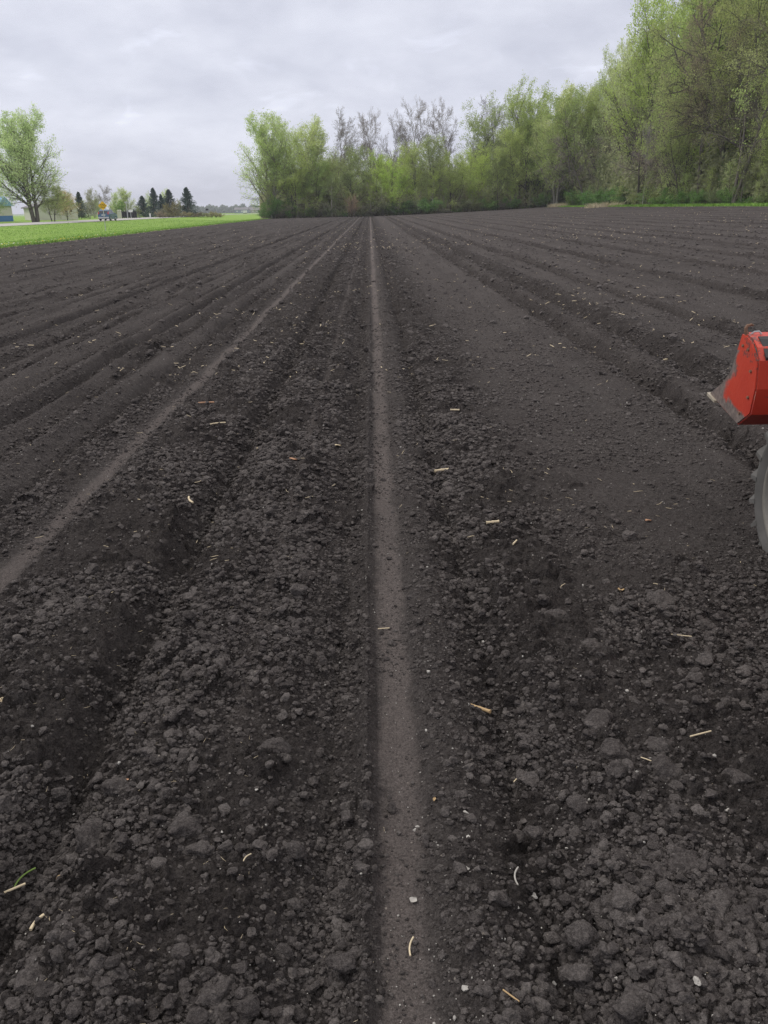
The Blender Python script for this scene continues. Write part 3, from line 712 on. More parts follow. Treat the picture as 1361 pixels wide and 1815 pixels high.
def tree_proto(seed, H, sp):
    rng = np.random.default_rng(seed); mb = MB()
    ns = sp.get('stems', 1)
    a = rng.uniform(0, 6.3)+np.arange(ns)*2*np.pi/ns; lean = sp.get('lean', .05)
    S = np.stack([np.cos(a), np.sin(a), a*0], -1)*(.018*H if ns > 1 else 0) - np.array([0, 0, .01*H])
    D = np.stack([np.cos(a)*lean, np.sin(a)*lean, np.ones(ns)], -1)*1.; D /= np.linalg.norm(D, axis=1, keepdims=True)
    Ln = H*sp.get('tl', .95)*rng.uniform(.88, 1, ns); r = H*sp.get('tr', .016)*np.ones(ns)
    pts, rad = grow(rng, S, D, Ln, r, r*sp.get('tt', .15), 12, sp.get('tw', .05), .04)
    V, F = tubes(pts, rad, 7); mb.add(V, F)
    segs = (7, 5, 4, 4); sides = (5, 4, 3, 3)
    LV = []
    for li, l in enumerate(sp['levels']):
        S, D, ll, rr = kids(rng, pts, rad, Ln, *l[:9])
        if 'cap' in sp: pass
        pts, rad = grow(rng, S, D, ll, rr, rr*.35, segs[li], l[9], l[10]); Ln = ll
        V, F = tubes(pts, rad, sides[li]); mb.add(V, F); LV.append(pts)
    trunk = mesh('trunk', np.concatenate(mb.V), [np.concatenate(f) for f in mb.F.values()], [M_BARK], True)
    V, F, br = leaves(rng, LV[-1], sp['per'], sp['ls'], sp.get('spread', .1), sp.get('flat', .65))
    if sp.get('per2'):
        V2, F2, b2 = leaves(rng, LV[-2], sp['per2'], sp['ls'], sp.get('spread', .1)); F2 += len(V); V = np.concatenate([V, V2]); F = np.concatenate([F, F2]); br = np.concatenate([br, b2])
    crown = mesh('crown', V, F, [M_LEAF], False, None, {'tint': br})
    return trunk, crown, max(V[:, 2].max(), 1)
# level: n, t0, t1, angle, angle var, length ratio, taper, radius ratio, min radius -> then wiggle, upward pull   (kids args: ... rmin)
SPEC = {
 'cottonwood': dict(stems=3, lean=.11, tl=.9, tr=.018, tw=.045, levels=[
    (20,.12,.97,.72,.16,.54,.52,.5,.03,.08,.06), (9,.15,1,.7,.2,.45,.3,.5,.012,.14,.03), (7,.1,1,.75,.25,.45,.2,.5,.007,.18,.03)], per=9, per2=5, ls=.115, spread=.25),
 'leafy': dict(stems=2, lean=.12, tl=.92, tr=.010, tw=.06, levels=[
    (19,.15,.97,.92,.25,.50,.42,.45,.022,.12,.06), (9,.12,1,.8,.2,.45,.3,.5,.009,.16,.03), (5,.1,1,.9,.25,.45,.2,.5,.006,.2,.0)], per=11, per2=4, ls=.12, spread=.24),
 'bare': dict(stems=1, tl=.92, tr=.012, tt=.12, tw=.07, levels=[
    (15,.36,.97,.78,.2,.48,.45,.6,.03,.14,.10), (10,.2,1,.7,.2,.48,.3,.55,.016,.16,.08), (9,.1,1,.65,.2,.45,.2,.5,.010,.18,.06), (7,.2,1,.6,.2,.5,.2,.6,.008,.15,.04)], per=1, ls=.05, spread=.08),
 'twiggy': dict(stems=2, lean=.25, tl=.85, tr=.013, tw=.08, levels=[
    (15,.2,.97,1.1,.25,.46,.35,.5,.018,.14,-.02), (9,.2,1,.8,.2,.5,.3,.5,.010,.16,-.10), (9,.1,1,.6,.2,.5,.2,.5,.007,.14,-.16)], per=4, ls=.08, spread=.2),
 'old': dict(stems=1, tl=.93, tr=.017, tt=.2, tw=.09, levels=[
    (13,.25,.97,.95,.25,.55,.45,.6,.05,.16,.03), (9,.2,1,.8,.25,.5,.3,.55,.02,.18,.0), (9,.1,1,.7,.2,.45,.2,.5,.009,.18,.0), (5,.2,1,.6,.2,.5,.2,.6,.007,.15,.0)], per=4, ls=.062, spread=.16),
 'shrub': dict(stems=7, lean=.5, tl=.8, tr=.008, tw=.09, levels=[
    (12,.1,.97,.7,.2,.45,.4,.5,.008,.14,.06), (7,.1,1,.7,.2,.45,.3,.5,.005,.16,.03)], per=17, per2=6, ls=.05, spread=.12),
 'sapling': dict(stems=1, tl=.95, tr=.011, tw=.05, levels=[
    (18,.12,.97,.85,.25,.30,.4,.5,.010,.12,.08), (7,.1,1,.7,.2,.45,.3,.5,.007,.16,.05)], per=13, per2=5, ls=.10, spread=.25),
}
PROTO = {}
def P_(kind, i):
    k = (kind, i)
    if k not in PROTO:
        PROTO[k] = tree_proto(hash_(kind)+i*17, 5. if kind == 'shrub' else 12. if kind == 'sapling' else 20., SPEC[kind])
    return PROTO[k]
def hash_(s): return sum(ord(c)*(i+3) for i, c in enumerate(s))
GREEN = (.50, .60, .20); PALE = (.60, .68, .32); OLIVE = (.47, .54, .22); BRIGHT = (.55, .70, .18); DARK = (.17, .31, .09); BROWN = (.36, .29, .27); GREYB = (.34, .30, .27); BARKD = (.13, .115, .10); BARKG = (.29, .265, .235)
def tree(kind, i, x, y, h, label, col=GREEN, bark=BARKD, name=None, cat='tree', group=None, wide=1., rz=None, z=None, lean=0.):
    tr, cr_, hp = P_(kind, i); rnd = random.Random(int(x*37+y*91))
    zt = float(terr(np.array(x), np.array(y))) if z is None else z
    o = empty(name or 'tree', (x, y, zt-.05), rnd.uniform(0, 6.28) if rz is None else rz); s = h/hp; o.scale = (s*wide, s*wide, s)
    if lean: o.rotation_euler[0] = lean
    a = ob('trunk', tr, o); a.color = (*bark, 1); b = ob('crown', cr_, o)
    j = rnd.uniform(.88, 1.12); b.color = (col[0]*j*rnd.uniform(.93, 1.07), col[1]*j, col[2]*j*rnd.uniform(.9, 1.1), 1)
    tag(o, label, cat, group); return o
def spruce_proto(seed):
    rng = np.random.default_rng(seed); H = 12.; mb = MB()
    pts, rad = grow(rng, np.zeros((1, 3)), np.array([[0, 0, 1.]]), np.array([H]), np.array([.16]), np.array([.02]), 12, .004, 0)
    V, F = tubes(pts, rad, 7); mb.add(V, F)
    S, D, l, r = kids(rng, pts, rad, np.array([H]), 230, .05, .985, 1.65, .08, .26, 1.0, .25, .012)
    t = S[:, 2]/H; l = H*.34*(1-t)**.85*rng.uniform(.65, 1.2, len(t))+.12; D[:, 2] = -.25+.9*t
    D /= np.linalg.norm(D, axis=1, keepdims=True)
    pts, rad = grow(rng, S, D, l, r, r*.4, 6, .04, .07); V, F = tubes(pts, rad, 3); mb.add(V, F)
    tw, tr_ = grow(rng, *(lambda k: (k[0], k[1]+np.array([0, 0, -.35]), k[2], k[3], k[3]*.5))(kids(rng, pts, rad, l, 12, .1, 1, .9, .2, .32, .35, .5, .008)), 3, .05, -.05)
    trunk = mesh('trunk', np.concatenate(mb.V), [np.concatenate(f) for f in mb.F.values()], [M_BARK], True)
    V, F, br = leaves(rng, tw, 11, .13, .07, .35); crown = mesh('crown', V, F, [M_LEAF], False, None, {'tint': br})
    return trunk, crown, H
for k in range(3): PROTO[('spruce', k)] = spruce_proto(60+k)

# far wood line at the end of the rows (pixel column, pixel top row, kind, variant, depth, colour, label)
def wood(px, top, kind, i, Y, label, col, wide=1., bark=BARKD, group=None, base=None, name=None, **kw):
    x = xat(px, Y); z = float(terr(np.array(x), np.array(Y)))
    hz = 368+(655-px)*.0122; h = CAMH - z + (hz-top)/1642.*Y*1.0
    return tree(kind, i, x, Y, h, label, col, bark, wide=wide, group=group, name=name, **kw)
wood(480,200,'cottonwood',0,163,'big pale green cottonwood at the left end of the woods behind the rows', PALE, 1.15, BARKG, name='cottonwood')
wood(545,206,'cottonwood',1,167,'pale cottonwood standing just right of the big one at the left end of the woods', PALE, 1.0, BARKG, name='cottonwood')
for k, (px, top, i, lb, wd) in enumerate([(598,198,0,'bare grey tree right of the two pale cottonwoods, rounded crown',.95),(652,196,1,'bare tree with forked limbs above the green trees, left of the tallest bare tree',.8),(688,206,2,'slim bare tree close left of the tallest bare tree',.6),
    (733,178,1,'tallest bare tree with a side limb reaching out to the right',.75),(806,178,0,'bare tree standing in the sky gap right of the tallest one',.75),(842,176,2,'brownish budding tree left of the dark-limbed group',.8)]):
    wood(px, top, 'bare', i, 171+k*.7, lb, GREYB, wd, BARKG if k < 5 else BARKD, name='bare_tree')
wood(868,166,'leafy',1,172,'olive tree with dark limbs on the skyline left of the tall dark-limbed cottonwood', OLIVE, .9, BARKD)
wood(890,172,'bare',0,169,'dark-limbed half bare tree in front of the skyline left of the tall cottonwood', OLIVE, .8, BARKD, name='bare_tree')
wood(935,140,'cottonwood',2,165,'tall cottonwood with dark forked limbs and green top on the skyline', GREEN, .85, BARKD, name='cottonwood')
wood(985,150,'cottonwood',0,158,'pale green rounded cottonwood right of the dark-limbed one', PALE, .8, BARKG, name='cottonwood')
MID = [(520,248,0,GREEN,'soft green tree under the second cottonwood'),(560,262,1,GREEN,'green tree in the front row of the far woods left of the pink-leaved bush'),(596,275,2,OLIVE,'dull olive tree in front of the round-crowned bare tree'),(625,255,3,OLIVE,'olive green tree between the two leftmost bare trees'),
 (665,262,0,BRIGHT,'bright green rounded tree at the end of the press-wheel track'),(700,272,1,BRIGHT,'bright green tree just right of the end of the track'),(735,246,2,GREEN,'yellow green tree under the tallest bare tree'),(768,240,3,OLIVE,'rusty olive tree in front right of the tallest bare tree'),
 (800,262,0,GREEN,'green tree below the gap in the skyline'),(838,250,1,BRIGHT,'light green spreading tree right of the skyline gap'),(880,258,2,OLIVE,'olive tree with dark trunk below the half bare tree'),(915,230,3,GREEN,'green tree below the dark-limbed cottonwood'),
 (952,214,0,BRIGHT,'large light green tree that bulges forward at the corner of the woods'),(975,236,1,BRIGHT,'light green leafy tree on the right side of the bulging one')]
for k, (px, top, i, col, lb) in enumerate(MID): wood(px, top, 'leafy', i, 162+(k*37 % 5)*.8, lb, col, 1.0)
# right-hand edge of the woods, along the field: distance from the pixel column
def redge(px, off=0.): return (34.5+off)/((px-655)/1543.)
BIG = [(1010,150,'leafy',2,OLIVE,1.0,'olive hazy tree on the skyline where the woods turn towards the viewer'),(1040,140,'cottonwood',1,GREEN,.7,'green tree behind the brown drooping one'),
 (1040,205,'twiggy',0,BROWN,1.0,'brown drooping leafless tree left of the white trunk'),(1085,85,'cottonwood',2,PALE,.62,'pale cottonwood whose leafy spires step up to the right'),(1120,55,'cottonwood',0,PALE,.6,'pale cottonwood behind the white trunk'),
 (1130,175,'twiggy',1,BROWN,1.0,'brown tangled leafless tree above the white trunk'),(1165,-10,'cottonwood',1,GREEN,.7,'tall cottonwood reaching the top edge of the picture, leftmost of those'),(1205,150,'leafy',0,OLIVE,.8,'olive leafy tree in front below the tall cottonwoods'),
 (1195,215,'twiggy',0,BROWN,.9,'low brown twiggy tree with drooping shoots under the tall cottonwoods'),(1230,-60,'cottonwood',2,GREEN,.7,'tall cottonwood in the upper right, right of the leftmost tall one'),(1240,110,'leafy',3,BRIGHT,.55,'slender bright green tree hanging in front of the dark trunks'),
 (1275,-90,'old',1,OLIVE,.9,'huge budding tree with grey limbs at upper right'),(1300,40,'twiggy',1,(.29,.27,.16),.9,'olive brown tree with arching limbs near the right edge'),(1320,-120,'leafy',1,OLIVE,.8,'tall olive tree rising out of the picture near the right edge'),
 (1352,-100,'old',2,OLIVE,.9,'large dark trunked tree at the right edge'),(1345,120,'leafy',2,GREEN,.6,'green understory tree at the right edge'),(1400,-100,'cottonwood',0,GREEN,.7,'tall tree half outside the right edge'),
 (1318,-40,'old',0,OLIVE,.9,'dark leaning tree in front with thick trunk, second from the right edge'),(1236,30,'old',2,(.38,.33,.22),.8,'brownish tree in front with dark crooked limbs below the tall cottonwoods'),(1180,120,'old',0,(.40,.34,.26),.8,'grey brown tree with crooked limbs right of the white trunk'),(1065,190,'old',1,(.36,.34,.2),.8,'crooked dark limbed tree left of the white trunk')]
for k, (px, top, kind, i, col, wd, lb) in enumerate(BIG):
    off = 1.+(k*29 % 7)*.9 + (3 if kind == 'cottonwood' else 0)
    if kind == 'twiggy': off = .4+(k % 3)*.5
    if kind == 'old': off = 1.8+(k % 3)*.9
    Y = redge(px, off); wood(px, top, kind, i, Y, lb, col, wd, BARKD, name={'cottonwood': 'cottonwood', 'bare': 'bare_tree'}.get(kind))
tr_ = wood(1139,215,'bare',1,redge(1139,.2),'slim tree with a bare white trunk at the edge of the woods', GREYB, .35, (.42,.40,.36), name='white_trunk_tree')
# trees deeper in the woods that close the view between the front ones
rng = random.Random(4); kinds = ['leafy', 'leafy', 'twiggy', 'leafy', 'bare']
for k in range(46):
    px = 490+k*11.3+rng.uniform(-6, 6); Y = 174+rng.uniform(0, 22)
    kind = kinds[k % 5]; top = 275-max(0, (px-780))*.30+rng.uniform(-14, 22)
    wood(px, max(top, 190 if kind != 'bare' else 170), kind, k % 3, Y, 'slender tree deeper in the far woods behind the front trees', rng.choice([GREEN, OLIVE, OLIVE, BROWN if kind == 'twiggy' else GREEN]), 1.0, rng.choice([BARKD, BARKG]), group='trees filling the depth of the far woods')
for k in range(44):
    px = 1000+k*10.5+rng.uniform(-5, 5); off = 7+rng.uniform(0, 16); Y = redge(px, off)
    kind = kinds[k % 5]; top = 200-(px-1000)*.85+rng.uniform(-20, 50)
    wood(px, max(top, -150), kind, k % 3, Y, 'dark trunked tree deeper in the near woods on the right', rng.choice([GREEN, OLIVE, OLIVE, (.22,.23,.11)]), .8, BARKD, group='trees filling the depth of the right-hand woods')
# saplings and shrubs at the foot of the woods
for k in range(34):
    px = 478+k*15.2+rng.uniform(-5, 5); Y = 160.5+rng.uniform(0, 3)
    wood(px, rng.uniform(300, 335), 'sapling', k % 3, Y, 'thin sapling at the foot of the far woods', rng.choice([GREEN, OLIVE, BRIGHT, PALE]), 1.0, (.42,.38,.33), group='saplings at the foot of the far woods', name='sapling')
for k in range(38):
    px = 1000+k*10.+rng.uniform(-4, 4); Y = redge(px, rng.uniform(.3, 3.5))
    wood(px, rng.uniform(262, 322), 'sapling', k % 3, Y, 'thin dark sapling at the edge of the right-hand woods', rng.choice([GREEN, OLIVE, (.22,.25,.11), DARK]), 1.0, BARKD, group='saplings along the right-hand woods', name='sapling')
def bush(px, top, Y, label, col, wide, group=None, i=0, name='bush', z=None):
    x = xat(px, Y); zt = float(terr(np.array(x), np.array(Y))); hz = 368+(655-px)*.0122; h = max(.4, CAMH-zt+(hz-top)/1642.*Y)
    return tree('shrub', i, x, Y, h, label, col, BARKD, name, 'bush', group, wide)
bush(487,343,160.8,'dark green leafy bush at the foot of the big cottonwood', DARK, 1.6)
bush(468,368,160.2,'low dark bush at the leftmost foot of the woods', DARK, 1.6)
bush(625,340,160.5,'bush with dry pinkish tan leaves in front of the far woods', (.55, .44, .31), .7)
bush(960,338,158.5,'rounded light green bush left of the tawny grass', (.22,.36,.10), 1.2)
bush(1014,339,redge(1014,-.4),'rounded yellow green bush at the bend of the woods', (.29,.38,.12), 1.3, i=1)
bush(985,345,redge(985,.2),'small green bush between the two rounded bushes', (.20,.34,.10), 1.3, i=1)
for k in range(30):
    px = 500+k*16.3+rng.uniform(-4, 4); 
    bush(px, rng.uniform(350, 376)-(px-500)*.02, 160.6+rng.uniform(0, 1.5), 'low undergrowth shrub at the foot of the far woods', rng.choice([(.20,.34,.11), (.32,.36,.19), (.38,.36,.26), (.25,.42,.12)]), rng.uniform(1.4, 2.2), 'undergrowth shrubs of the far woods', k % 2, 'shrub')
for k in range(46):
    px = 1035+k*8.4+rng.uniform(-3, 3)
    bush(px, rng.uniform(325, 346), redge(px, rng.uniform(.6, 2.2)), 'dark green undergrowth shrub along the right-hand woods', rng.choice([(.20,.36,.11), (.22,.38,.12), (.30,.36,.16)]), rng.uniform(1.3, 1.9), 'undergrowth shrubs of the right-hand woods', k % 2, 'shrub')

# tangled undergrowth and young growth inside the woods, seen between the trunks
def thicket(name, n, fx, hmax, label, seed, col):
    r = np.random.default_rng(seed); X, Y = fx(r, n); z0 = terr(X, Y); hh = hmax*(.55+.45*vn(X, Y, 5., seed)+.25*vn(X, Y, 1.7, seed+1)); z = z0+np.abs(r.random(n))**.8*hh
    a = r.normal(size=(n, 3))*.16; b_ = r.normal(size=(n, 3))*.16; c = np.stack([X, Y, z], -1)
    V = np.stack([c-a, c+b_, c+a, c-b_*.6], 1).reshape(-1, 3)
    o = ob(name, mesh(name, V, np.arange(n*4).reshape(-1, 4), [M_LEAF], False, None, {'tint': np.clip(.5+.5*vn(X, Y, 3., seed+3), 0, 1)*.6+.4*r.random(n)})); o.color = (*col, 1)
    tag(o, label, 'undergrowth', kind='stuff')
thicket('undergrowth', 90000, lambda r, n: ((lambda Y: (r.uniform(-.125, .3, n)*Y, Y))(163+r.random(n)**1.3*40)), 6.5, 'tangled green and brown undergrowth deep in the far woods', 31, (.50, .48, .32))
thicket('undergrowth', 110000, lambda r, n: ((lambda t, f: (35.5+f, 50+t*125))(r.random(n), r.random(n)**1.2*26)), 8., 'dark tangled undergrowth deep in the right-hand woods', 35, (.34, .36, .20))

# left side, beyond the road
wood(60,188,'cottonwood',0,136,'huge many-stemmed cottonwood beyond the road at the left edge', PALE, 1.15, BARKD, name='cottonwood')
wood(92,312,'leafy',1,139,'yellow green willow-like tree beside the huge cottonwood', (.42,.47,.17), 1.5)
wood(-22,300,'leafy',2,140,'pale green tree cut by the left edge in front of the blue-roofed building', PALE, 1.3)
wood(118,335,'leafy',3,160,'small golden leafed tree in front of the gable house', (.56,.46,.22), 1.5)
wood(113,345,'spruce',0,196,'dark spruce top just behind the roof of the gable house', (.08,.125,.095), 1.3, name='spruce')
wood(143,340,'spruce',1,196,'dark spruce right of the gable house', (.08,.125,.095), 1.1, name='spruce')
wood(158,352,'twiggy',1,186,'olive grey shrubby tree left of the car', (.28,.28,.16), 1.2)
wood(166,330,'leafy',0,205,'thin pale tree behind the olive one and left of the yellow sign', (.42,.42,.26), .9, BARKG)
wood(178,326,'bare',2,206,'light bare tree directly behind the yellow sign', GREYB, 1.1, BARKG, name='bare_tree')
wood(206,338,'leafy',2,200,'pale green tree right of the yellow sign', PALE, .9)
wood(214,352,'leafy',0,190,'full green tree right of the car', (.24,.38,.09), 1.1)
wood(226,330,'cottonwood',1,208,'tall thin-leaved tree behind the white mailbox', PALE, .9, BARKG)
wood(237,370,'spruce',0,190,'short young spruce behind the white mailbox', (.08,.12,.095), 1.0, name='spruce')
wood(246,362,'sapling',1,186,'yellow green young tree left of the group of spruces', (.34,.37,.12), 1.6, name='sapling')
for px, top, i, lb, wd in ((253,347,2,'leftmost spruce of the group of four, leaning outline',1.61),(274,333,1,'tall narrow spruce second in the group of four',1.12),(287,344,0,'shorter spruce third in the group of four',1.12),(300,336,2,'rightmost spruce of the group of four',1.4),(333,332,1,'lone spruce standing apart right of the group',1.35)):
    wood(px, top, 'spruce', i, 197+(i*3.1), lb, (.085,.13,.11), wd, name='spruce')
wood(265,336,'leafy',1,216,'pale thin tree behind the group of spruces on the left', PALE, .6, BARKG)
wood(293,333,'leafy',3,222,'pale poplar-like tree behind the group of spruces', PALE, .6, BARKG)
wood(317,350,'leafy',0,210,'pale budding tree between the group and the lone spruce', (.42,.42,.26), .6, BARKG)
bush(306,354,192,'olive brown bush in front of the rightmost spruce of the group', (.31,.28,.13), 1.1)
bush(288,366,190,'grey twiggy bush in front of the spruces', (.28,.26,.18), 1.4, i=1)
for k in range(15):
    px = 283+k*7.6; bush(px, 373.+(k % 3)*1.5, 186+k*1.6, 'low brown shrub of the hedge beyond the road', rng.choice([(.36,.31,.19), (.33,.31,.14), (.38,.35,.20)]), 1.7, 'low brown hedge shrubs beyond the road', k % 2, 'shrub')

for k in range(26):
    px = 128+k*8.2+rng.uniform(-3, 3); wood(px, rng.uniform(346, 366)+(k > 18)*5, ['leafy', 'twiggy', 'leafy'][k % 3], k % 3, 222+rng.uniform(0, 25), 'hazy tree in the shelter belt behind the spruces and the house', rng.choice([PALE, OLIVE, (.38,.36,.27)]), 1.1, BARKG, group='trees of the shelter belt beyond the road')
# distant line of trees across the fields
def far_line():
    r = np.random.default_rng(12); n = 26000; t = r.random(n); px = 330+t*200
    Yd = 1300+r.uniform(-60, 60, n); X = (px-655)/1543*Yd; hmax = 9.5+2.5*vn(px, px*0, 6., 3)+1.5*vn(px, px*0, 2., 4)
    z = r.random(n)**.8*hmax + terr(X, Yd); a = r.normal(size=(n, 3))*.9; b = r.normal(size=(n, 3))*.9; c = np.stack([X, Yd, z], -1)
    V = np.stack([c-a, c+b, c+a], 1).reshape(-1, 3)
    o = ob('distant_treeline', mesh('distant_treeline', V, np.arange(n*3).reshape(-1, 3), [M_LEAF], False, None, {'tint': r.random(n)})); o.color = (.16, .20, .13, 1)
    tag(o, 'hazy blue green line of trees on the horizon', 'tree line', kind='stuff')
far_line()

# ------------------------------------------------------------------ buildings
M_CREAM = simple('cream_siding', (.60, .58, .50), .06, 3.); M_BLUEROOF = simple('blue_metal_roof', (.16, .34, .50), .15, 2., .5, .4); M_BLUE = simple('blue_siding', (.08, .20, .45), .1, 2.)
M_WHITE = simple('white_paint', (.75, .75, .73), .05, 3., .6); M_GLASSD = simple('dark_glass', (.03, .035, .045), .1, 1., .1, .6); M_SHINGLE = simple('grey_shingle', (.20, .19, .19), .2, 2.)
M_GREYH = simple('blue_grey_siding', (.22, .27, .34), .1, 1.); M_TANH = simple('tan_siding', (.42, .38, .33), .1, 1.); M_DARKM = simple('dark_metal', (.03, .03, .033), .2, 8., .5, .4); M_GALV = simple('galvanised', (.45, .46, .47), .1, 8., .5, .5)
def shed():
    Y = 150.; x1 = xat(-4, Y); x0 = x1-16; o = empty('metal_building', (x0, Y, 0)); W = 16
    MB().box((0, .02, .95), (W, 6, 2.6)).build('wall', M_CREAM, o); MB().box((0, 0, 0), (W, 6.02, .948)).build('wainscot', M_BLUE, o)
    MB().prism([(-.5, 2.55), (6.5, 2.55), (3, 4.1)], 0, -.3, W+.3).build('roof', M_BLUEROOF, o)
    MB().box((W-6.2, -.05, 0), (W-3.2, 0.018, 2.2)).build('garage_door', simple('beige_door', (.45, .42, .36), .05, 2.), o)
    MB().box((W-1.6, -.08, 1.4), (W-1.45, .018, 1.85)).build('wall_lamp', M_DARKM, o)
    tag(o, 'cream metal building with bright blue roof and blue base at the left edge', 'building')
shed()
def house():
    Y = 172.; x1 = xat(137, Y); o = empty('house', (x1-8.4*math.cos(R(32)), Y-8.4*math.sin(R(32)), 0), R(32)); W, D = 8.4, 8
    MB().prism([(0, 0), (W, 0), (W, 1.9+.3), (W-1.9, 4.05), (0, 2.2)], 1, 0, D).build('wall', M_CREAM, o)
    r = MB().prism([(W+.25, 1.95), (W+.25, 2.13), (W-1.95, 4.4), (W-2.0, 4.2)], 1, -.3, D+.3).prism([(W-1.95, 4.4), (W-2.0, 4.2), (-.4, 2.15), (-.4, 2.35)], 1, -.3, D+.3).build('roof', M_SHINGLE, o)
    MB().prism([(W+.3, 1.88), (W+.3, 2.1), (W-1.95, 4.45), (W-1.95, 4.2)], 1, -.36, -.31).build('bargeboard', M_WHITE, o)
    for x in (W-2.2, W-1.2):
        f = MB().box((x-.28, -.05, 1.35), (x+.28, -.004, 2.15)).build('window', M_WHITE, o); MB().box((x-.2, -.07, 1.43), (x+.2, -.052, 2.07)).build('pane', M_GLASSD, f)
    tag(o, 'cream gabled house with two small windows behind the golden tree', 'house')
house()
def far_house(px, Y, W, H, m, label):
    x = xat(px, Y); o = empty('house', (x, Y, float(terr(np.array(x), np.array(Y)))))
    MB().box((-W/2, 0, -.3), (W/2, 9, H)).build('wall', m, o); MB().prism([(-.8, H), (9.8, H), (4.5, H+2.2)], 0, -W/2-.6, W/2+.6).build('roof', M_SHINGLE, o)
    for k in (-.3, .05, .32): MB().box((W*k-.8, -.06, H*.4), (W*k+.8, -.01, H*.75)).build('window', M_WHITE, o)
    tag(o, label, 'house', 'distant houses on the horizon')
far_house(427,860,13,3.2,M_GREYH,'left distant blue grey house just above the road'); far_house(441,870,11,3.4,M_GREYH,'middle distant blue grey house just above the road'); far_house(455,840,12,2.8,M_TANH,'right distant tan house at the edge of the big cottonwood')
def fence():
    Y = 184.; x0, x1 = xat(212, Y), xat(241, Y); o = empty('fence', (x0, Y, 0)); W = x1-x0; n = 9
    MB().box((0, 0, .15), (W, .06, 1.35)).build('board_panel', simple('dark_boards', (.035, .035, .04), .3, 4.), o)
    for k in range(n): MB().box((W*k/(n-1)-.08, -.13, 0), (W*k/(n-1)+.08, -.003, 1.5)).build('post', M_DARKM, o)
    tag(o, 'low dark board fence behind the mailbox beyond the road', 'fence')
fence()
for px, lb in ((209, 'left pale gate post beside the dark fence'), (212.5, 'right pale gate post next to the dark fence')):
    Y = 182; x = xat(px, Y); m = MB().box((-.2, -.2, 0), (.2, .2, 1.5)).prism([(-.26, 1.502), (.26, 1.502), (0, 1.75)], 1, -.26, .26); o = m.build('gate_post', M_CREAM, loc=(x, Y, 0)); tag(o, lb, 'gate post')
def mailbox(px, Y, m, label, h=1.15):
    x = xat(px, Y); o = empty('mailbox', (x, Y, float(terr(np.array(x), np.array(Y)))))
    MB().box((-.05, -.05, 0), (.05, .05, h)).build('post', M_GALV, o)
    p = [(.28*math.cos(a), h+.24+.24*math.sin(a)) for a in np.linspace(0, math.pi, 9)]+[(-.28, h+.003), (.28, h+.003)]
    P = MB().prism([(q[0]*1.1, q[1]) for q in p], 1, -.35, .35); P.build('box', m, o)
    tag(o, label, 'mailbox')
mailbox(231, 172, M_WHITE, 'white mailbox on a post right of the car', 1.2); mailbox(367, 225, M_DARKM, 'black mailbox on a post above the brown hedge', 1.3)
o = MB().box((-.06, -.06, 0), (.06, .06, 2.9)).box((-.3, -.02, 2.905), (.3, .02, 3.2)).build('marker_post', M_GALV, loc=(xat(225, 171), 171, 0)); tag(o, 'thin grey post with a small plate left of the white mailbox', 'post')
o = MB().box((-.12, -.1, 0), (.12, .1, .8)).box((-.16, -.14, .803), (.16, .14, .95)).build('marker_post', M_WHITE, loc=(xat(265, 178), 178, 0)); tag(o, 'short white marker post beyond the road in front of the spruces', 'post')

# ------------------------------------------------------------------ sign
def sign():
    M_Y = simple('sign_yellow', (.92, .52, .02), .04, 3., .5, .3); M_BL = simple('sign_black', (.02, .02, .02), .1, 3., .6)
    Y = 93.; x = xat(183, Y); zt = float(terr(np.array(x), np.array(Y))); o = empty('road_sign', (x, Y, zt)); o.rotation_euler = (0, 0, R(12))
    zc = CAMH + ((373.8-364.8)/1642.*Y) - zt; d = .46
    MB().box((-.035, 0, -.2), (.035, .05, zc+d*.9)).build('post', M_GALV, o)
    k = .06
    p = MB().prism([(-d, zc), (-d+k, zc-k*1.0), (-k, zc-d+k), (0, zc-d), (k, zc-d+k), (d-k, zc-k), (d, zc), (d-k, zc+k), (0, zc+d), (-d+k, zc+k)], 1, -.012, -.004).build('sign_panel', M_Y, o)
    for txt, dz, sz in (('SCHOOL', .15, .13), ('BUS STOP', -.02, .145), ('AHEAD', -.19, .145)):
        c = bpy.data.curves.new('t', 'FONT'); c.body = txt; c.size = sz; c.align_x = 'CENTER'; c.extrude = .001; c.offset = .006
        to = bpy.data.objects.new('t', c); COL.objects.link(to); dg = bpy.context.evaluated_depsgraph_get(); me = bpy.data.meshes.new_from_object(to.evaluated_get(dg)); bpy.data.objects.remove(to)
        me.materials.clear(); me.materials.append(M_BL); q = ob('lettering', me, p); q.location = (0, -.0145, zc+dz-.05); q.rotation_euler = (R(90), 0, 0)
    tag(o, 'yellow orange diamond sign reading school bus stop ahead, on a thin post in the verge', 'road sign')
sign()

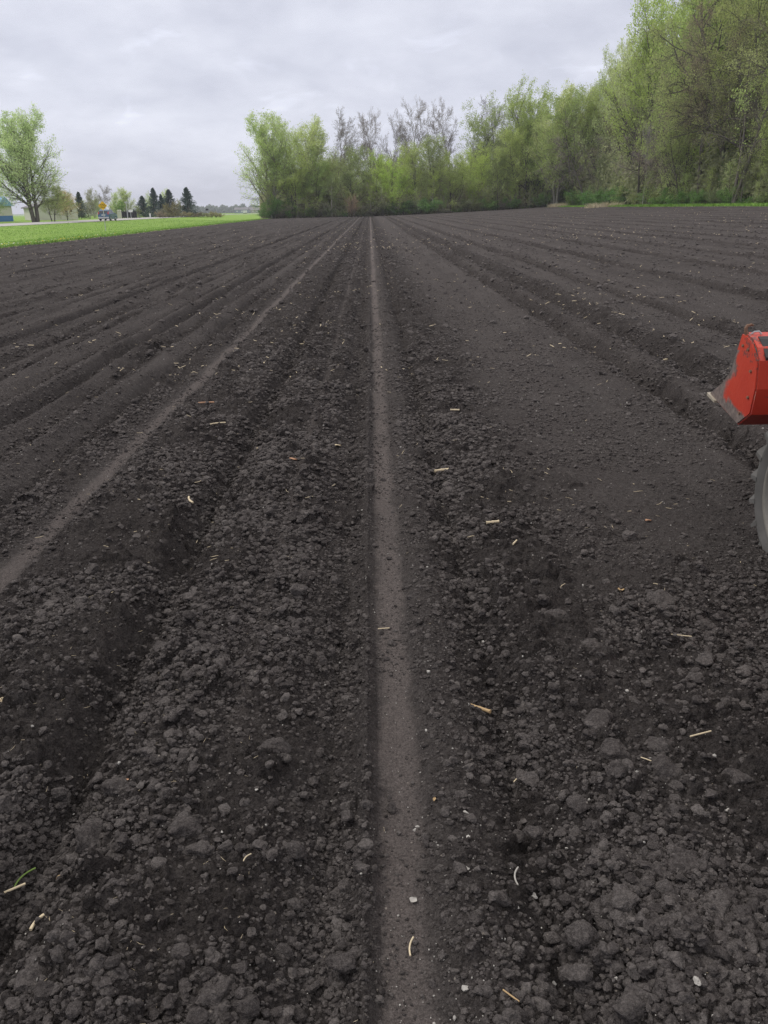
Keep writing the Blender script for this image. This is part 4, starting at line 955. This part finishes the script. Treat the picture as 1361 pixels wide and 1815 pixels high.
# ------------------------------------------------------------------ car
def car():
    M_B = simple('blue_car_paint', (.05, .12, .21), .05, 1., .2, .6); M_T = simple('tyre_rubber', (.025, .025, .025), .1, 9.); M_RED = simple('tail_lamp', (.5, .03, .03), .1, 4., .3, .5); M_SIL = simple('silver_trim', (.5, .5, .52), .05, 3., .3, .5)
    Y = 138.; o = empty('parked_car', (xat(180, Y)+.2, Y, .07)); o.name = 'suv_car'
    def loft(prof, secs, name, m, parent):
        """prof rings: list of (x half width, [points y,z])"""
        V = []; n = len(prof)
        for (hw, f) in secs:
            for (y, z) in prof: V.append((hw, *f(y, z)))
        F = []; ns = len(secs)
        for i in range(ns-1):
            for j in range(n): F.append((i*n+j, i*n+(j+1) % n, (i+1)*n+(j+1) % n, (i+1)*n+j))
        mb = MB(); mb.add(V, F); mb.F.setdefault(n, []).append(np.array([list(range(n))[::-1], [(ns-1)*n+j for j in range(n)]]))
        return mb.build(name, m, parent)
    low = [(0.02,.35),(0,.55),(.03,.75),(.06,1.02),(.6,1.05),(3.3,1.02),(4.1,.92),(4.42,.78),(4.5,.5),(4.4,.28),(3.95,.26),(3.85,.5),(3.6,.66),(3.3,.66),(3.05,.5),(2.98,.24),(1.3,.24),(1.22,.5),(.98,.66),(.68,.66),(.42,.5),(.35,.27)]
    ins = lambda k: (lambda y, z: ((y-2.25)*(1-k)+2.25, (z-.6)*(1-k*.6)+.6))
    body = loft(low, [(-.91, ins(.03)), (-.88, ins(.0)), (.88, ins(.0)), (.91, ins(.03))], 'body', M_B, o)
    top = [(.06,1.03),(.32,1.52),(.55,1.63),(1.8,1.68),(2.5,1.58),(3.35,1.03)]
    cab = MB(); V = []
    for s in (-1, 1):
        for (y, z) in top: V.append((s*(.84-(z-1.03)*.28), y, z+.004))
    n = 6; cab.add(V, [(i, (i+1) % n, n+(i+1) % n, n+i) for i in range(n)]); cab.F.setdefault(n, []).append(np.array([list(range(n))[::-1], [n+i for i in range(n)]])); cab.build('cabin', M_B, o)
    def quad(name, pts, m, th, par=o):
        P = np.array(pts, float); nn = nrm(np.cross(P[1]-P[0], P[2]-P[0])); Q = np.concatenate([P, P+nn*th]); k = len(P)
        mb = MB().add(Q, [(i, (i+1) % k, k+(i+1) % k, k+i) for i in range(k)]); mb.F.setdefault(k, []).append(np.array([list(range(k))[::-1], [k+i for i in range(k)]])); return mb.build(name, m, par)
    quad('rear_window', [(-.68,.085,1.10),(.68,.085,1.10),(.60,.295,1.48),(-.60,.295,1.48)], M_GLASSD, .02)
    for s in (-1, 1):
        g = lambda y, z: (s*(.84-(z-1.03)*.28), y, z)
        pl = [g(.25,1.10), g(1.15,1.10), g(1.15,1.56), g(.5,1.52)]; q2 = [g(1.22,1.10), g(2.1,1.10), g(2.1,1.57), g(1.22,1.58)]; q3 = [g(2.17,1.10), g(3.05,1.10), g(2.5,1.48), g(2.17,1.56)]
        for q in (pl, q2, q3): quad('side_window', q if s > 0 else q[::-1], M_GLASSD, .012)
        quad('tail_light', [(s*.86,-.006,.98),(s*.66,-.006,.98),(s*.66,.03,1.2),(s*.8,.16,1.45)][::(-1 if s > 0 else 1)], M_RED, .03)
        MB().lathe([(s*.915, .0), (s*.915, .2), (s*.90, .22)], 16, (0, 0, 0)).n
        MB().box((s*.98-.09, 2.85, 1.03), (s*.98+.09, 2.97, 1.17)).build('mirror', M_B, o)
        for y in (.83, 3.45):
            w_ = MB().lathe([(-.10, .2), (-.11, .31), (-.07, .335), (.07, .335), (.11, .31), (.10, .2)], 24, (0, 0, 0)).build('wheel', M_T, o, True, loc=(s*.80, y, .335))
            MB().lathe([(s*.105, .0), (s*.108, .06), (s*.09, .1), (s*.112, .19), (s*.10, .215)], 20, (0, 0, 0)).build('rim', M_SIL, w_, True)
    MB().box((-.3, -.03, .80), (.3, -.004, .93)).build('number_plate', M_WHITE, o)
    MB().box((-.84, -.09, .36), (.84, -.004, .58)).build('bumper', M_SIL, o)
    quad('windscreen', [(.62,2.53,1.56),(-.62,2.53,1.56),(-.78,3.28,1.07),(.78,3.28,1.07)], M_GLASSD, -.02)
    tag(o, 'dark blue five-door car driving away on the road', 'car')
    return o
car()
c = xat(433, 560)
o = empty('van', (c, 560., float(terr(np.array(c), np.array(560.))))); MB().prism([(0,.4),(4.6,.4),(4.6,1.1),(3.9,1.9),(0,1.9)], 0, -1, 1).build('body', M_WHITE, o)
for y in (.9, 3.7): MB().lathe([(-1.02,0),(-1.02,.36),(1.02,.36),(1.02,0)], 14, (0, y, .36)).build('wheel', M_DARKM, o)
tag(o, 'tiny white van far off in front of the distant houses', 'van')

# ------------------------------------------------------------------ tractor
def tractor():
    def redf(t, b):
        pos = N(t, 'ShaderNodeTexCoord').outputs['Object']
        n = noise(t, 9., 6, pos, .7); n2 = noise(t, 45., 4, pos, .7); n3 = noise(t, 3., 3, pos)
        c = mixc(t, ramp(t, n3, .3, .7), (.42, .036, .020), (.53, .060, .030))
        wear = attr(t, 'wear')
        ch = M(t, 'GREATER_THAN', M(t, 'ADD', M(t, 'MULTIPLY', n, .75), M(t, 'MULTIPLY', n2, .25)), .575)
        c = mixc(t, M(t, 'MULTIPLY', ch, .8), c, (.10, .055, .05))
        wf = ramp(t, M(t, 'ADD', wear, M(t, 'MULTIPLY', M(t, 'SUBTRACT', n, .5), 1.1)), .50, .68)
        rust = mixc(t, ramp(t, n2, .35, .65), (.09, .07, .062), (.21, .165, .145))
        c = mixc(t, wf, c, rust); L(t, c, b.inputs['Base Color'])
        L(t, M(t, 'ADD', M(t, 'MULTIPLY', wf, .3), .42), b.inputs['Roughness']); bumpn(t, b, n2, .0015)
    M_RED = mat('worn_red_paint', redf, .45, .4)
    M_RUST = simple('rusty_steel', (.20, .12, .08), .5, 30., .8, .3, bump=.002); M_EDGE = simple('worn_steel', (.42, .37, .29), .3, 25., .5, .4, metal=.3)
    M_TYRE = simple('dusty_rubber', (.10, .096, .09), .4, 9., .85, .25, bump=.002); M_RIM = simple('rim_paint', (.17, .16, .14), .45, 14., .5, .4); M_BLK = simple('black_steel', (.04, .038, .038), .3, 12., .6, .3)
    T = empty('tractor', (2.38, 2.6, 0)); T['label'] = 'red compact tractor with a raised front loader bucket, mostly beyond the right edge'; T['category'] = 'tractor'
    off = np.array([2.38, 2.6, 0.])
    def part(mb, name, m, par=T, **k):
        mb.V = [v-off for v in mb.V] if par is T else mb.V
        return mb.build(name, m, par, **k)
    # bucket
    A, B, C_, D_, E, F_ = (4.167,.627), (3.816,.556), (3.703,.631), (3.701,.875), (3.793,.955), (3.889,.97)
    XL, XR = 1.752, 3.05
    prof = [E, D_, C_, B]
    def sheetx(pts, x0, x1, th):
        mb = MB(); n = len(pts); P = np.array(pts, float); T_ = np.gradient(P, axis=0); T_ /= np.linalg.norm(T_, axis=1, keepdims=True); Nn = np.stack([T_[:, 1], -T_[:, 0]], -1)
        Q = P+Nn*th; mb.prism([tuple(p) for p in P]+[tuple(q) for q in Q[::-1]], 0, x0, x1); return mb
    def radd(o, wear=None):
        me = o.data; a = me.attributes.new('wear', 'FLOAT', 'POINT'); v = np.zeros(len(me.vertices)) if wear is None else wear; a.data.foreach_set('value', np.asarray(v, np.float32))
    root = part(sheetx([F_, E, (3.74,.925), D_, (3.685,.75), C_, B, (3.99,.589), A], XL+.009, XR-.009, .008), 'loader_bucket', M_RED); radd(root)
    # side plates as fine grids with a worn front
    def side(x, th):
        nu, nv = 16, 30; fr = []; bk = []
        ft = np.array([F_, (3.915,.90), (3.938,.84), (3.965,.775), (4.04,.705), A]); fs = np.linspace(0, 1, nv)
        seg = np.linspace(0, 1, len(ft)); f = np.stack([np.interp(fs, seg, ft[:, i]) for i in (0, 1)], -1)
        bt = np.array([F_, E, D_, (3.685,.75), C_, B]); bs = np.array([0, .16, .42, .62, .86, 1]); b = np.stack([np.interp(fs, bs, bt[:, i]) for i in (0, 1)], -1)
        V = []; w_ = []
        for s, xx in ((0, x), (1, x+th)):
            for j in range(nv):
                for i in range(nu):
                    u = i/(nu-1); q = f[j]*(1-u)+b[j]*u; V.append((xx, q[0], q[1]))
                    dlow = abs((q[0]-B[0])*(A[1]-B[1])-(q[1]-B[1])*(A[0]-B[0]))/math.hypot(A[0]-B[0], A[1]-B[1])
                    dtip = math.hypot(q[0]-A[0], q[1]-A[1])
                    w_.append(max(0, 1.05-dlow/.12, 1.2-dtip/.34, .8*(1-u*2.2)*(j > 6)))
        n = nu*nv; F1 = grid_faces(nv, nu); F = [F1, F1[:, ::-1]+n]
        ring = [i for i in range(nu)]+[j*nu+nu-1 for j in range(1, nv)]+[(nv-1)*nu+i for i in range(nu-2, -1, -1)]+[j*nu for j in range(nv-2, 0, -1)]
        F.append(np.array([(ring[k], ring[(k+1) % len(ring)], ring[(k+1) % len(ring)]+n, ring[k]+n) for k in range(len(ring))]))
        o = ob('side_plate', mesh('side_plate', np.array(V)-off, F, [M_RED], False, {'wear': np.array(w_)}), root); return o
    side(XL, .008); side(XR-.008, .008)
    for yy, zz_ in ((3.80,.91),(3.86,.92),(3.735,.70),(3.745,.82),(3.80,.61)):
        b_ = MB().lathe([(-.006, .0005), (-.006, .007), (.002, .0075)], 6, (XL-.001, yy, zz_)); b_.V = [v-off for v in b_.V]; b_.build('bolt', M_RUST, root)
    def sub(mb, name, m, par=root, **k):
        mb.V = [v-off for v in mb.V]; o = mb.build(name, m, par, **k)
        if m is M_RED: radd(o)
        return o
    sub(MB().prism([(A[0]+.012, A[1]+.002), (A[0]+.010, A[1]-.014), (A[0]-.09, A[1]-.030), (A[0]-.09, A[1]-.018)], 0, XL-.012, XR+.012), 'cutting_edge', M_EDGE)
    sub(MB().prism([(3.80, .957), (3.80, .972), (3.775, .962), (3.69, .893), (3.694, .878)], 0, XL+.035, XR-.03), 'lip_strip', M_BLK)
    t = np.linspace(0, 1, 12)
    P = np.stack([XL+.012+.035*t, 4.03-.0*t, 1.0+.10*np.sin(t*2.4)+0*t], -1); P = np.array([(XL+.016,3.87,.965),(XL+.006,3.87,.985),(XL+.004,3.87,1.0),(XL+.011,3.87,1.012),(XL+.026,3.868,1.016),(XL+.036,3.866,1.012)])
    sub(MB().tube(P, np.array([.012,.009,.008,.008,.007,.005]), 8), 'hook', M_RUST)
    sub(MB().tube(np.array([(XL+.026,3.86,.972),(XL+.04,3.855,.985),(XL+.06,3.85,.987),(XL+.07,3.845,.975)]), .0045, 6), 'shackle', M_GALV)
    # loader arms
    for x in (2.02, 2.66):
        o = part(MB().prism([(3.70,.60),(3.70,.74),(3.50,.80),(2.75,1.22),(2.3,1.25),(2.3,1.12),(2.72,1.08),(3.40,.70),(3.50,.58),(3.60,.52)], 0, x, x+.07), 'loader_arm', M_RED); radd(o)
        part(MB().tube(np.array([(x+.035, 3.69, .86), (x+.035, 3.35, .98)]), .022, 10).tube(np.array([(x+.035, 3.35, .98), (x+.035, 3.0, 1.15)]), .032, 10), 'hydraulic_ram', M_BLK)
    # hood and chassis
    hood = part(MB().prism([(2.1,.62),(2.66,.62),(2.66,1.05),(2.58,1.13),(2.18,1.13),(2.1,1.05)], 1, 1.9, 3.42), 'hood', M_RED); radd(hood)
    sub(MB().box((2.16, 3.422, .68), (2.60, 3.45, 1.02)), 'grille', M_BLK, hood)
    part(MB().box((2.2, 1.3, .42), (2.56, 3.5, .615)), 'chassis', M_BLK)
    part(MB().box((1.93, 3.20, .33), (2.83, 3.32, .418)), 'axle', M_BLK)
    part(MB().box((2.05, .85, .85), (2.7, 1.35, .93)).box((2.05, .75, .935), (2.7, .84, 1.3)), 'seat', M_BLK)
    part(MB().tube(np.array([(2.38, 1.9, 1.0), (2.38, 1.75, 1.25)]), .02, 8).tube(np.array([(2.38+.17*math.cos(a), 1.74+.05*math.sin(a), 1.26+.16*math.sin(a)) for a in np.linspace(0, 6.283, 17)]), .014, 6), 'steering_wheel', M_BLK)
    def wheel(xc, yc, Rr, wd, nl, left):
        s = -1 if left else 1; h = wd/2; rr = Rr*.73
        prof = [(-h*.80, rr*.98), (-h*.92, rr*1.04), (-h*1.02, rr*1.16), (-h*1.05, (rr+Rr)*.5), (-h*1.0, Rr*.90), (-h*.86, Rr*.945), (-h*.4, Rr*.962), (0, Rr*.968)]
        prof = prof + [(-a, r) for a, r in prof[-2::-1]]
        w_ = empty('front_wheel' if Rr < .5 else 'rear_wheel', (0, 0, 0)); w_.parent = T; w_.location = (xc-off[0], yc-off[1], Rr-.018-off[2])
        MB().lathe(prof, 72, (0, 0, 0)).build('tyre', M_TYRE, w_, True)
        lg = MB()
        for k in range(nl):
            for sd_ in (-1, 1):
                a0 = (k+(.5 if sd_ > 0 else 0))*2*np.pi/nl; V = []
                for (xx, da, rb, rt, hw) in ((sd_*h*1.06, .0, .86, 1.01, .024), (sd_*h*.9, .03, .92, 1.03, .026), (sd_*h*.45, .15, .95, 1.03, .026), (-sd_*h*.02, .26, .955, 1.02, .024)):
                    for (r, q) in ((rb, -1.5), (rt, -.8), (rt, .8), (rb, 1.5)):
                        a = a0+da+q*hw; V.append((xx, Rr*r*math.cos(a), Rr*r*math.sin(a)))
                F = []
                for i in range(3):
                    for j in range(4): F.append((i*4+j, i*4+(j+1) % 4, i*4+4+(j+1) % 4, i*4+4+j))
                F += [(3, 2, 1, 0), (12, 13, 14, 15)]
                lg.add(V, F)
        lg.build('tread_lugs', M_TYRE, w_)
        MB().lathe([(s*h*.86, rr*1.03), (s*h*.93, rr*1.0), (s*h*.86, rr*.95), (s*h*.55, rr*.92), (s*h*.50, rr*.84), (s*h*.62, rr*.78), (s*h*.58, rr*.66), (s*h*.3, rr*.6), (s*h*.25, rr*.3), (s*h*.55, rr*.27), (s*h*.6, 0.001)], 56, (0, 0, 0)).build('rim', M_RIM, w_, True)
        for k in range(5):
            a = k*2*np.pi/5; MB().lathe([(s*h*.25, .012), (s*h*.40, .012), (s*h*.40, .0005)], 6, (0, rr*.45*math.cos(a), rr*.45*math.sin(a))).build('wheel_bolt', M_GALV, w_)
    wheel(1.862, 3.225, .376, .20, 20, True); wheel(2.88, 3.22, .372, .20, 20, False)
    wheel(1.98, 1.25, .56, .30, 22, True); wheel(2.80, 1.25, .56, .30, 22, False)
tractor()

# ------------------------------------------------------------------ air
def haze():
    m = bpy.data.materials.new('haze'); m.use_nodes = True; t = m.node_tree; t.nodes.clear()
    o = N(t, 'ShaderNodeOutputMaterial'); v = N(t, 'ShaderNodeVolumePrincipled'); v.inputs['Color'].default_value = (.9, .92, 1, 1); v.inputs['Density'].default_value = .00033
    v.inputs['Anisotropy'].default_value = .2; L(t, v.outputs[0], o.inputs['Volume'])
    q = MB().box((-3700, -3700, -12), (3700, 3700, 60)).build('haze', m); tag(q, kind='stuff')
haze()
